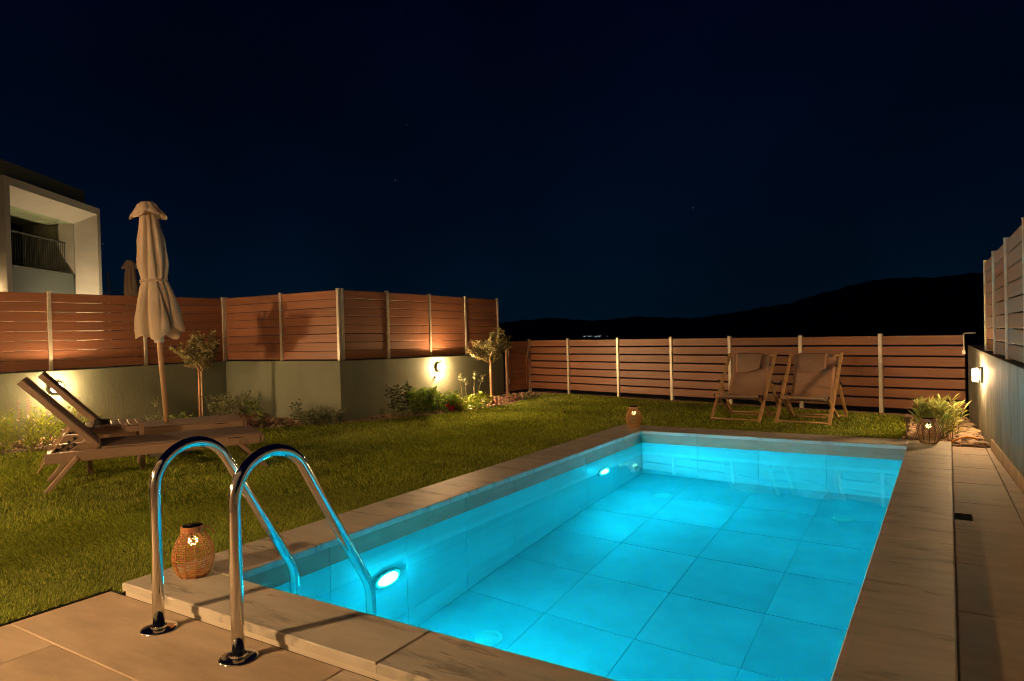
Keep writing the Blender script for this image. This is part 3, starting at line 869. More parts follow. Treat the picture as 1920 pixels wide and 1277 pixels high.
o.location = (XC, 6.62, 0.42); tag(o, 'tiny dark round outlet on the wall just under the lamp', 'wall outlet')

# ------------------------------------------------------------------ villa behind the camera (lights the terrace)
vl = empty('villa', (0, -2.95, 0), label='pale rendered villa wall behind the terrace', cat='house')
v = MB(); v.box(-7.5, -3.6, -0.25, 0, -0.075, 3.2); v.box(-1.1, 3.3, -0.25, 0, -0.075, 3.2); v.box(-3.6, -1.1, -0.25, 0, 2.3, 3.2); v.build('wall', M['villa'], vl)
MB().box(-7.6, 3.4, -0.4, 0.35, 3.203, 3.4, b=0.01).build('roof_slab', M['villa'], vl)
dr = MB().box(-3.6, -1.1, -0.18, -0.16, -0.07, 2.3).build('sliding_door', M['glass_dk'], vl)
f_ = MB()
for x in (-3.6, -2.37, -1.16):
    f_.box(x + 0.001, x + 0.06, -0.16, -0.11, -0.068, 2.298)
f_.build('door_frame', M['taupe'], dr)
for (x, z, lab) in ((-0.60, 1.42, 'wall lamp on the villa wall right of the sliding door'), (-4.6, 1.75, 'wall lamp on the villa wall left of the sliding door')):
    wall_lamp((x, -2.949, z), R(90), lab, 'lens_v', 0.20, 0.20, 'lamps on the villa wall')

# ------------------------------------------------------------------ lawn
lawn_poly = [(-0.378, -0.300), (-0.472, -0.300), (-0.472, -3.2), (-5.6, -3.2), (-5.55, 0.9), (-5.45, 1.35), (-5.2, 1.75), (-5.28, 2.3), (-5.25, 3.0), (-4.95, 3.35), (-4.45, 3.62), (-4.12, 4.12),
             (-3.82, 4.48), (-3.58, 4.98), (-3.30, 5.45), (-3.17, 6.05), (-3.06, 6.7), (-3.02, 7.25), (-3.12, 7.8), (-3.25, 8.35), (-3.42, 8.98),
             (-2.99, 8.90), (-1.9, 8.63), (-0.90, 8.39), (0.09, 8.13), (1.10, 7.90), (2.05, 7.70), (2.36, 7.62), (2.42, 6.8), (2.44, 6.1), (2.40, 5.462), (-0.378, 5.462)]
def inpoly(P, poly):
    x, y = P[:, 0], P[:, 1]; ins = np.zeros(len(P), bool); n = len(poly); j_ = n - 1
    for i in range(n):
        xi, yi = poly[i]; xj, yj = poly[j_]
        c = ((yi > y) != (yj > y)) & (x < (xj - xi) * (y - yi) / (yj - yi + 1e-12) + xi)
        ins ^= c; j_ = i
    return ins
ls = MB(); ls.add([(p[0], p[1], ZG - 0.004) for p in lawn_poly] + [(p[0], p[1], -0.0745) for p in lawn_poly],
                  [tuple(range(len(lawn_poly)))[::-1]] + [(i, (i + 1) % len(lawn_poly), len(lawn_poly) + (i + 1) % len(lawn_poly), len(lawn_poly) + i) for i in range(len(lawn_poly))])
tag(ls.build('lawn_soil', M['turf_soil']), kind='structure')
# blades
def blades(n, lo, hi, wmin, wmax, hmin, hmax, lim):
    P = rng.uniform(lo, hi, (n, 2))
    d = np.hypot(P[:, 0] - 2.84, P[:, 1] + 1.99)
    k = inpoly(P, lawn_poly) & (d > lim[0]) & (d <= lim[1])
    P = P[k]; n = len(P); d = d[k]
    a = rng.uniform(0, 2 * np.pi, n); w = rng.uniform(wmin, wmax, n) / 2
    tuft = 0.5 + 0.5 * np.sin(P[:, 0] * 9.1 + 1.7 * np.sin(P[:, 1] * 7)) * np.sin(P[:, 1] * 8.3 + 1.3 * np.sin(P[:, 0] * 11))
    h = rng.uniform(hmin, hmax, n) * (0.62 + 0.62 * tuft)
    ln = rng.uniform(0.1, 0.95, n) * h; la = rng.uniform(0, 2 * np.pi, n) * 0.35 + 2.2 + np.sin(P[:, 0] * 3) * 1.3
    z = np.full(n, ZG - 0.003)
    A = np.stack([P[:, 0] - w * np.cos(a), P[:, 1] - w * np.sin(a), z], 1)
    B = np.stack([P[:, 0] + w * np.cos(a), P[:, 1] + w * np.sin(a), z], 1)
    C = np.stack([P[:, 0] + ln * np.cos(la), P[:, 1] + ln * np.sin(la), z + h * 0.9], 1)
    return np.stack([A, B, C], 1).reshape(-1, 3)
lo, hi = (-5.6, -1.6), (2.5, 9.0)
V = np.concatenate([blades(1300000, lo, (0, 5.5), 0.004, 0.008, 0.011, 0.027, (0, 5.3)),
                    blades(950000, lo, hi, 0.009, 0.017, 0.018, 0.044, (5.3, 8.2)),
                    blades(480000, lo, hi, 0.014, 0.026, 0.020, 0.048, (8.2, 14))])
F = np.arange(len(V)).reshape(-1, 3)
tag(npmesh('grass', V, F, M['grass']), label='short mown green lawn between the pool and the fences', cat='grass', kind='stuff')

# planting bed soil + pebbles
bd = MB()
bed_poly = [(XB + 0.001, -3.2), (-5.6, -3.2)] + lawn_poly[4:21] + [(-3.42, 9.6), (-4.0, 9.6), (XC + 0.002, 8.6), (XC + 0.002, YA - 0.002), (XB + 0.001, YA - 0.002)]
tr_ = [(p[0], p[1], -0.052) for p in bed_poly]
bd.add(tr_, [tuple(range(len(tr_)))])
strip = [(2.42, 6.8), (2.36, 7.62)] + [(p[0], p[1]) for p in reversed(lawn_poly[20:27])] + [(-3.42, 9.6), (3.1, 7.95), (wx(5.55) - 0.002, 5.552), (W + CR - 0.005, 5.552), (2.40, 5.552), (2.44, 6.1)]
bd2 = [(p[0], p[1], -0.054) for p in [(2.40, 5.462), (W + CR, 5.462), (W + CR, 5.552), (wx(5.552) - 0.001, 5.552), (wx(7.7) - 0.001, 7.7), (3.02, 7.9), (-3.96, 9.55), (-3.42, 8.98)] + lawn_poly[21:30]]
bd.add(bd2, [tuple(range(len(bd2)))])
tag(bd.build('planting_soil', M['soil']), kind='structure')

ico_v = None
def blob(seed, sub=1):
    r_ = random.Random(seed)
    import bmesh
    bm = bmesh.new(); bmesh.ops.create_icosphere(bm, subdivisions=sub, radius=1)
    for v in bm.verts:
        v.co *= 1 + r_.uniform(-0.22, 0.22); v.co.z *= 0.62
    vs = np.array([v.co[:] for v in bm.verts]); fs = np.array([[l.index for l in f.verts] for f in bm.faces]); bm.free()
    return vs, fs
def scatter_pebbles(name, pts, rmin, rmax, seed, z=-0.052, m='pebble'):
    VV = []; FF = []; o = 0
    for i, (x, y) in enumerate(pts):
        vs, fs = blob(seed + i % 7)
        r = random.uniform(rmin, rmax); a = random.uniform(0, 6.28)
        c, s_ = math.cos(a), math.sin(a)
        q = vs * r; q = np.stack([q[:, 0] * c * 1.25 - q[:, 1] * s_, q[:, 0] * s_ * 1.25 + q[:, 1] * c, q[:, 2]], 1) + np.array([x, y, z + r * 0.35])
        VV.append(q); FF.append(fs + o); o += len(vs)
    return npmesh(name, np.concatenate(VV), np.concatenate(FF), M[m], kind='stuff', smooth=True)
_blobs = {}
_ob = blob
def blob(seed, sub=1):
    if (seed, sub) not in _blobs: _blobs[(seed, sub)] = _ob(seed, sub)
    return _blobs[(seed, sub)]
def rnd_in(poly, n):
    P = np.array(poly); lo = P.min(0); hi = P.max(0); out = []
    while len(out) < n:
        Q = rng.uniform(lo, hi, (n * 3, 2)); Q = Q[inpoly(Q, poly)]
        out += [tuple(q) for q in Q]
    return out[:n]
pA = rnd_in([(-6.5, 0.4), (-5.62, 0.4), (-5.50, 1.35), (-5.25, 1.75), (-5.33, 2.3), (-5.3, 3.0), (-4.95, 3.42), (-4.48, 3.68), (-4.16, 4.16), (-3.86, 4.52), (-3.62, 5.0), (-3.34, 5.48), (-3.22, 6.1), (-3.1, 6.7),
             (-3.06, 7.25), (-3.16, 7.8), (-3.3, 8.35), (-3.45, 9.0), (-4.0, 9.2), (XC + .03, 8.5), (XC + .03, YA - .03), (XB + .03, YA - .03), (XB + .03, 0.4)], 5200)
tag(scatter_pebbles('pebble_mulch', pA, 0.010, 0.028, 3), label='beige pebble mulch covering the planting bed along the left walls', cat='pebbles')
st_poly = [(-3.42, 9.0), (-2.99, 8.92), (-1.9, 8.65), (-0.90, 8.41), (0.09, 8.15), (1.10, 7.92), (2.05, 7.72), (2.4, 7.62), (3.0, 7.6), (3.0, 7.76), (2.1, 7.88), (1.12, 8.10), (0.1, 8.34), (-0.885, 8.59), (-1.905, 8.83), (-2.995, 9.1), (-3.9, 9.3)]
tag(scatter_pebbles('gravel_strip', rnd_in(st_poly, 3600), 0.008, 0.022, 20), label='narrow pale gravel strip at the foot of the back fence', cat='gravel')
rp_poly = [(2.46, 5.50), (3.13, 5.57), (3.03, 7.6), (2.44, 7.6), (2.47, 6.4)]
tag(scatter_pebbles('rubble_fines', rnd_in(rp_poly, 1500), 0.008, 0.024, 30), label='small loose stones in the bed between lawn edge and right wall', cat='gravel')
rb = empty('stone_bed', (0, 0, 0), kind='structure')
for i in range(46):
    x, y = rnd_in([(2.92, 5.60), (3.10, 5.60), (3.02, 7.3), (2.8, 7.3)], 1)[0]
    r = random.uniform(0.025, 0.062)
    vs, fs = blob(50 + i, 2)
    b = MB(); b.add([tuple(p) for p in vs], [tuple(f) for f in fs])
    o = b.build('stone', M['stone'], rb, smooth=False); o.location = (x, y, -0.05 + r * 0.3); o.scale = (r * random.uniform(0.9, 1.4), r, r * random.uniform(.7, 1.1)); o.rotation_euler = (random.uniform(-.3, .3), random.uniform(-.3, .3), random.uniform(0, 6))
for (x, y, r) in ((2.435, 5.50, 0.035), (2.45, 5.58, 0.03), (2.44, 5.68, 0.028), (2.455, 5.78, 0.03), (2.49, 5.53, 0.03)):
    vs, fs = blob(int(r * 1e4) + int(y * 100), 2)
    b = MB(); b.add([tuple(p) for p in vs], [tuple(f) for f in fs])
    o = b.build('stone', M['stone'], rb); o.location = (x, y, -0.04); o.scale = (r, r * 1.1, r); o.rotation_euler = (0, 0, r * 100)
# brown edging board of the bed, orange hose
o = MB().box(-0.008, 0.008, 0, 1.35, -0.02, 0.035, b=0.002).build('edging_board', M['stake']); o.location = (2.905, 5.57, -0.055); o.rotation_euler = (0, 0, R(-2))
tag(o, 'low brown edging strip between the oleander and the loose stones', 'edging')
o = MB().tube([(2.83, 5.56, -0.03), (2.86, 5.60, -0.012), (2.92, 5.68, 0.01), (2.97, 5.76, 0.012), (3.03, 5.80, -0.005), (3.06, 5.82, -0.02)], 0.0085, 8).build('hose', M['orange'], smooth=True)
tag(o, 'short orange hose end lying on the stones by the right wall', 'hose')

# ------------------------------------------------------------------ pool ladder
ld = empty('pool_ladder', (0.393, -0.43, ZD), label='polished steel pool ladder with two arched handrails at the near left corner', cat='pool ladder')
def bez(p0, p1, p2, n):
    return [((1 - t) ** 2 * Vector(p0) + 2 * t * (1 - t) * Vector(p1) + t * t * Vector(p2)) for t in [i / n for i in range(n + 1)]]
def rail_pts():
    pts = [(0, 0, 0.0)]
    pts += [(0, 0, z) for z in (0.15, 0.35, 0.52)]
    # arch: centre roughly y=.185, radius
    import math as _m
    cy_, cz_, ra = 0.172, 0.555, 0.172
    for k in range(0, 23):
        a = R(180 - k * 7.0)
        pts.append((0, cy_ + ra * _m.cos(a), cz_ + ra * 1.0 * _m.sin(a)))
    a = R(180 - 22 * 7.0)
    py, pz = cy_ + ra * _m.cos(a), cz_ + ra * _m.sin(a)
    # straight slope down to the bend
    by, bz = 0.640, 0.105
    for k in range(1, 7):
        pts.append((0, py + (by - py) * k / 6, pz + (bz - pz) * k / 6))
    e1 = Vector((0, by, bz)); 
    for q in bez(e1, e1 + Vector((0, 0.035, -0.055)), e1 + Vector((0, 0.037, -0.12)), 6)[1:]:
        pts.append(tuple(q))
    yb = by + 0.037
    for z in (-0.15, -0.5, -1.0, -1.15):
        pts.append((0, yb, z))
    return pts
rp_ = rail_pts()
for x in (-0.252, 0.252):
    o = MB().tube([(x + p[0], p[1], p[2]) for p in rp_], 0.0228, 24).build('handrail', M['chrome'], ld, smooth=True)
    fl = MB().lathe([(0.067, 0.0), (0.069, 0.003), (0.067, 0.0065), (0.060, 0.0085), (0.040, 0.0095), (0.0315, 0.0105), (0.030, 0.016), (0.0235, 0.0165)], 36).build('flange', M['chrome_d'], ld)
    fl.location = (x, 0, 0.0005); auto_smooth(fl, 50)
for z in (-0.45, -0.70, -0.95):
    MB().box(-0.228, 0.228, 0.635, 0.715, z, z + 0.025, b=0.006).build('step', M['chrome_d'], ld)

# ------------------------------------------------------------------ lanterns
def lantern(loc, h, rmax, label, wick='wicker', kind=0, rz=0, rings=26):
    e = empty('lantern', loc, rz, label=label, cat='lantern', group='woven solar lanterns round the pool')
    nh = h * 0.86   # body height
    def prof(t):
        if kind == 0:      # pear: widest low
            return rmax * float(np.interp(t, [0, 0.06, 0.14, 0.25, 0.36, 0.48, 0.6, 0.7, 0.8, 0.9, 1.0], [0.66, 0.76, 0.86, 0.955, 0.995, 1.0, 0.965, 0.90, 0.80, 0.67, 0.53]))
        if kind == 1:      # egg
            return rmax * (0.60 + 0.40 * math.sin(math.pi * (t * 0.86 + 0.06)) ** 0.9) if t < 0.8 else rmax * np.interp(t, [0.8, 1.0], [prof(0.7999) / rmax, 0.56])
        return rmax * (0.52 + 0.48 * math.sin(math.pi * (t * 0.94 + 0.03)) ** 0.75)
    w = MB()
    for k in range(rings):
        t = (k + 0.5) / rings
        w.ring((0, 0, t * nh), prof(t), 0.0021 * (h / 0.25), 48, 5, 0.0026, math.pi * (k % 2) + k * 0.1)
    w.build('weave', M[wick], e, smooth=True, kind='stuff')
    rb_ = MB()
    for k in range(12):
        a = 2 * math.pi * k / 12 + 0.2
        rb_.tube([((prof(t) + 0.003) * math.cos(a), (prof(t) + 0.003) * math.sin(a), t * nh) for t in [i / 12 for i in range(13)]], 0.0026, 5)
    rb_.build('ribs', M['wire' if kind == 2 else wick], e, smooth=True)
    MB().lathe([(prof(0.02) * 0.98, 0.001), (prof(0.02) * 0.98, 0.010), (0.01, 0.011)], 28).build('base', M[wick], e)
    rc = prof(1.0)
    c = MB(); n = 22
    for k in range(n):
        a = 2 * math.pi * k / n
        T = Matrix.Rotation(a, 4, 'Z')
        c.box(rc - 0.004, rc + 0.004, -math.pi * rc / n * 0.94, math.pi * rc / n * 0.94, nh + 0.001, h - 0.005, T, 0.0015)
    c.build('collar', M[wick], e)
    auto_smooth(MB().lathe([(rc * 0.95, nh + 0.002), (rc * 0.97, h - 0.004), (rc * 0.80, h), (0.004, h + 0.0005)], 28).build('solar_panel', M['solar'], e))
    # handle
    hd = MB().tube([(rc * 1.05, 0, h * 0.92), (rc * 1.45, 0.01, h * 0.90), (rmax * 0.98, 0.015, h * 0.82), (rmax * 1.06, 0.01, h * 0.76)], 0.004, 6)
    hd.build('handle', M[wick], e, smooth=True)
    # bulb with LED points
    b = MB().tube([(0, 0, nh), (0, 0, nh * 0.86)], 0.009, 8); b.build('bulb_holder', M['black'], e)
    led = MB(); rr = 0.021 * h / 0.25
    for k in range(22):
        a = k * 2.4; zz = 1 - 2 * (k + 0.5) / 22; q = math.sqrt(1 - zz * zz)
        led.lathe([(0.0005, -0.0024), (0.0021, -0.0008), (0.0021, 0.0008), (0.0005, 0.0024)], 6, Matrix.Translation((rr * q * math.cos(a), rr * q * math.sin(a), nh * 0.79 + rr * zz)))
    led.build('led_cluster', M['led'], e)
    return e
lantern((-0.170, -0.075, 0.0005), 0.238, 0.088, 'honey coloured pear shaped wicker lantern standing left of the ladder', 'wicker', 0, 0.9, 20)
lantern((-0.163, 5.27, 0.0005), 0.238, 0.083, 'slim honey coloured wicker lantern on the far left pool corner', 'wicker', 1, 2.8, 30)
lantern((2.672, 5.295, 0.0005), 0.230, 0.097, 'dark brown round wicker lantern on the far right pool corner', 'wicker_d', 2, 0.4, 20)

# ------------------------------------------------------------------ sun loungers
def make_lounger(label):
    e = empty('sun_lounger', (0, 0, 0), label=label, cat='sun lounger', group='pair of taupe sun loungers on the lawn')
    Wd = 0.58
    # local: x along axis (0 head .. 1.7 foot), y across (0 near side .. Wd), z up from ground
    for y in (0.018, Wd - 0.018):
        MB().box(0.02, 1.60, y - 0.018, y + 0.018, 0.225, 0.305, b=0.005).build('side_rail', M['taupe'], e)
        MB().beam((0.235, y, 0.262), (0.02, y, 0.0), 0.032, 0.095, up=(0, 1, 0), bev=0.004).build('leg', M['taupe'], e)
        MB().beam((1.40, y, 0.262), (1.655, y, 0.0), 0.032, 0.070, up=(0, 1, 0), bev=0.004).build('leg', M['taupe'], e)
        d = MB().box(1.33, 1.45, (y - 0.0195) if y < .3 else (y + 0.0181), (y - 0.0181) if y < .3 else (y + 0.0195), 0.290, 0.297)
        d.beam((1.45, (y - .0188) if y < .3 else (y + .0188), 0.294), (1.50, (y - .0188) if y < .3 else (y + .0188), 0.235), 0.0015, 0.007, up=(0, 1, 0), bev=0)
        d.build('bracket', M['black'], e)
    c = MB()
    for x in (0.05, 1.57):
        c.box(x - 0.02, x + 0.02, 0.037, Wd - 0.037, 0.235, 0.285, b=0.003)
    c.build('cross_bar', M['taupe'], e)
    s = MB()
    n = 11; x0_, x1_ = 0.40, 1.62
    s.box(x0_, x1_, 0.004, Wd - 0.004, 0.3055, 0.322, b=0.006)
    s.build('seat_sling', M['sling'], e)
    MB().box(1.605, 1.635, 0.0, Wd, 0.235, 0.304, b=0.006).build('end_cap', M['taupe'], e)
    # backrest from hinge (x .37,z .31) to (x -.11, z .85)
    B = Vector((0.375, 0, 0.322)); T_ = Vector((-0.115, 0, 0.865))
    for y in (0.045, Wd - 0.045):
        MB().beam(B + Vector((0, y, 0)), T_ + Vector((0, y, 0)), 0.05, 0.035, up=(0, 1, 0), bev=0.004).build('backrest_rail', M['taupe'], e)
    up = (T_ - B).normalized(); nrm = Vector((up.z, 0, -up.x)) * 1
    q = MB()
    a0_ = B + nrm * 0.018; a1_ = T_ + nrm * 0.018
    q.beam(a0_ + Vector((0, Wd / 2, 0)), a1_ + Vector((0, Wd / 2, 0)), 0.008, Wd - 0.03, up=(0, 1, 0), bev=0.002)
    o = q.build('backrest_sling', M['sling'], e)
    c = MB()
    for t in (0.06, 0.5, 0.97):
        p = B + (T_ - B) * t - nrm * 0.006
        c.box(p.x - 0.014, p.x + 0.014, 0.071, Wd - 0.071, p.z - 0.014, p.z + 0.014, b=0.002)
    c.build('backrest_bar', M['taupe'], e)
    # adjusting struts with notch rack
    for y in (0.075, Wd - 0.075):
        a = B + (T_ - B) * 0.36
        MB().beam((a.x + 0.0, y, a.z - 0.02), (-0.03, y, 0.155), 0.012, 0.026, up=(0, 1, 0), bev=0.002).build('strut', M['wood'], e)
        r = MB()
        for k in range(5):
            x = 0.05 + k * 0.042
            r.lathe([(0.014, -0.006), (0.014, 0.006)], 10, Matrix.Translation((x, y + 0.014, 0.235 + k * 0.028)) @ Matrix.Rotation(R(90), 4, 'X'))
        r.beam((0.03, y + 0.014, 0.215), (0.24, y + 0.014, 0.352), 0.006, 0.018, up=(0, 1, 0), bev=0)
        r.build('notch_rack', M['black'], e)
    return e
ang_l = math.atan2(1.505, 0.724)
lg = make_lounger('near sun lounger with raised backrest, just behind the left handrail')
lg.location = (-2.985, 0.50, ZG + 0.002); lg.rotation_euler = (0, 0, ang_l)
off = 1.17
nx, ny = -math.sin(ang_l), math.cos(ang_l)
lg2 = dup(lg, (-2.985 + nx * off + 0.03, 0.50 + ny * off + 0.07, ZG + 0.002), ang_l, label='far sun lounger with raised backrest, closer to the left wall')
# side table between them
tb = empty('side_table', (-2.985 + nx * 0.62 + math.cos(ang_l) * 0.30, 0.50 + ny * 0.62 + math.sin(ang_l) * 0.30, ZG + 0.002), ang_l, label='small taupe slatted side table between the two sun loungers', cat='side table')
TW, TD = 0.44, 0.40
for (x, y) in ((0.02, 0.02), (TW - 0.02, 0.02), (0.02, TD - 0.02), (TW - 0.02, TD - 0.02)):
    MB().box(x - 0.02, x + 0.02, y - 0.02, y + 0.02, 0, 0.405, b=0.003).build('leg', M['taupe'], tb)
for (xa, xb, ya, yb) in ((0.041, TW - 0.041, 0.005, 0.035), (0.041, TW - 0.041, TD - 0.035, TD - 0.005), (0.005, 0.035, 0.041, TD - 0.041), (TW - 0.035, TW - 0.005, 0.041, TD - 0.041)):
    MB().box(xa, xb, ya, yb, 0.35, 0.404, b=0.003).build('apron', M['taupe'], tb)
ns = 7
for k in range(ns):
    x = -0.01 + k * (TW + 0.02) / ns
    MB().box(x + 0.004, x + (TW + 0.02) / ns - 0.004, -0.01, TD + 0.01, 0.4055, 0.425, b=0.003).build('slat', M['taupe'], tb)
at = empty('ashtray', tuple(Matrix.Translation(tb.location) @ Matrix.Rotation(ang_l, 4, 'Z') @ Vector((0.12, 0.14, 0.4255))), label='black round ashtray on the side table', cat='ashtray')
auto_smooth(MB().lathe([(0.055, 0), (0.060, 0.004), (0.062, 0.036), (0.060, 0.040), (0.052, 0.040), (0.050, 0.012), (0.004, 0.010)], 28).build('bowl', M['black'], at))

# ------------------------------------------------------------------ umbrellas
def canopy_mesh(h0, h1, radf, n_f, seed, nz_=64, na=216, fold=0.34, twist=0.5, hem=0.035):
    r_ = random.Random(seed)
    cre = [(2 * math.pi * (k + r_.uniform(-0.28, 0.28)) / n_f, r_.uniform(0.45, 1.25), r_.uniform(0.10, 0.20), r_.uniform(-0.35, 0.35), r_.uniform(0, 6.28)) for k in range(n_f)]
    fine = [(r_.uniform(0, 6.28), r_.uniform(0.3, 1.0), r_.uniform(0.04, 0.08), r_.uniform(-0.6, 0.6), r_.uniform(0.1, 0.9)) for k in range(n_f * 2)]
    V = []; Fc = []
    for i in range(nz_ + 1):
        t = i / nz_
        f_amp = fold * float(np.interp(t, [0, 0.28, 0.42, 0.455, 0.50, 0.62, 0.9, 1.0], [0.9, 1.0, 0.55, 0.22, 0.6, 1.0, 0.9, 0.7]))
        for k in range(na):
            a = 2 * math.pi * k / na
            c_ = 0.0
            for (a0, am, wd_, dr, p0) in cre:
                d = (a - a0 - dr * (t - 0.45) - 0.10 * math.sin(5 * t + p0) + math.pi) % (2 * math.pi) - math.pi
                c_ = max(c_, am * math.exp(-(abs(d) / wd_) ** 1.4))
            for (a0, am, wd_, dr, tc_) in fine:
                d = (a - a0 - dr * (t - tc_) + math.pi) % (2 * math.pi) - math.pi
                c_ += 0.22 * am * math.exp(-(d / wd_) ** 2) * math.exp(-((t - tc_) / 0.22) ** 2)
            r = radf(t, a) * (1.04 - f_amp * min(1.3, c_)) * (1 + 0.035 * math.sin(2 * a + 6 * t + cre[0][4]) + 0.012 * math.sin(31 * t + 4 * a))
            z = h0 + (h1 - h0) * t
            if i <= 2:
                z += (1 - i / 3) * (hem * math.sin(a * 2 + cre[1][4]) + hem * 0.7 * math.sin(a * 5 + cre[2][4]) + hem * c_)
            V.append((r * math.cos(a), r * math.sin(a), z))
    for i in range(nz_):
        for k in range(na):
            a = i * na + k; b_ = i * na + (k + 1) % na
            Fc.append((a, b_, b_ + na, a + na))
    m_ = MB(); m_.v = V; m_.f = Fc
    return m_
def umbrella(loc, H, label, tilt=(0, 0), seed=1, rz=0):
    e = empty('parasol', loc, rz, label=label, cat='parasol', group='closed beige parasols')
    e.rotation_euler = (tilt[0], tilt[1], rz)
    zb = H * 0.475; zt = H * 0.945
    MB().tube([(0, 0, 0), (0, 0, H * 0.5), (0, 0, H * 0.96)], 0.024, 16).build('pole', M['wood'], e, smooth=True)
    def rad(t, a):
        return np.interp(t, [0, 0.04, 0.15, 0.30, 0.42, 0.455, 0.49, 0.6, 0.8, 0.93, 1.0], [0.226, 0.232, 0.214, 0.176, 0.128, 0.112, 0.120, 0.142, 0.128, 0.100, 0.085]) * (1 + 0.06 * math.cos(a - 0.6))
    canopy_mesh(zb, zt, rad, 8, seed).build('canopy', M['canvas'], e, smooth=True)
    # tie strap
    st_ = MB()
    zz = zb + (zt - zb) * 0.455
    for d in (-0.014, 0.014):
        st_.ring((0, 0, zz + d * 0.6), 0.122, 0.007, 48, 6, 0.006, 0.4)
    st_.build('tie_strap', M['canvas'], e, smooth=True)
    # vent cap
    def rc(t, a):
        return np.interp(t, [0, 0.15, 0.5, 0.85, 1.0], [0.158, 0.150, 0.118, 0.082, 0.052])
    cm = canopy_mesh(H * 0.940, H, rc, 6, seed + 5, 14, 120, 0.26, 0.0, 0.016)
    cm.f.append(tuple(14 * 120 + k for k in range(120)))
    cm.build('vent_cap', M['canvas'], e, smooth=True)
    auto_smooth(MB().lathe([(0.042, zb - 0.075), (0.046, zb - 0.065), (0.046, zb + 0.02), (0.036, zb + 0.04)], 20).build('hub', M['white'], e))
    for k in range(6):
        a = k * math.pi / 3
        MB().beam((0.03 * math.cos(a), 0.03 * math.sin(a), zb + 0.03), (0.13 * math.cos(a), 0.13 * math.sin(a), zb + 0.16), 0.014, 0.02, bev=0.002).build('strut', M['wood'], e)
    bs = MB().lathe([(0.20, 0.0), (0.205, 0.01), (0.20, 0.045), (0.06, 0.06), (0.035, 0.07), (0.034, 0.22)], 32).build('base', M['lampbody'], e)
    auto_smooth(bs)
    return e
umbrella((-3.80, 2.01, ZG + 0.003), 2.535, 'tall closed beige parasol standing between the sun loungers', tilt=(0.016, -0.052), seed=3, rz=0.5)
umbrella((-11.1, 5.78, 0.0), 2.75, 'closed beige parasol mostly hidden behind the left fence and the nearer parasol', tilt=(0.0, -0.03), seed=9, rz=1.4)

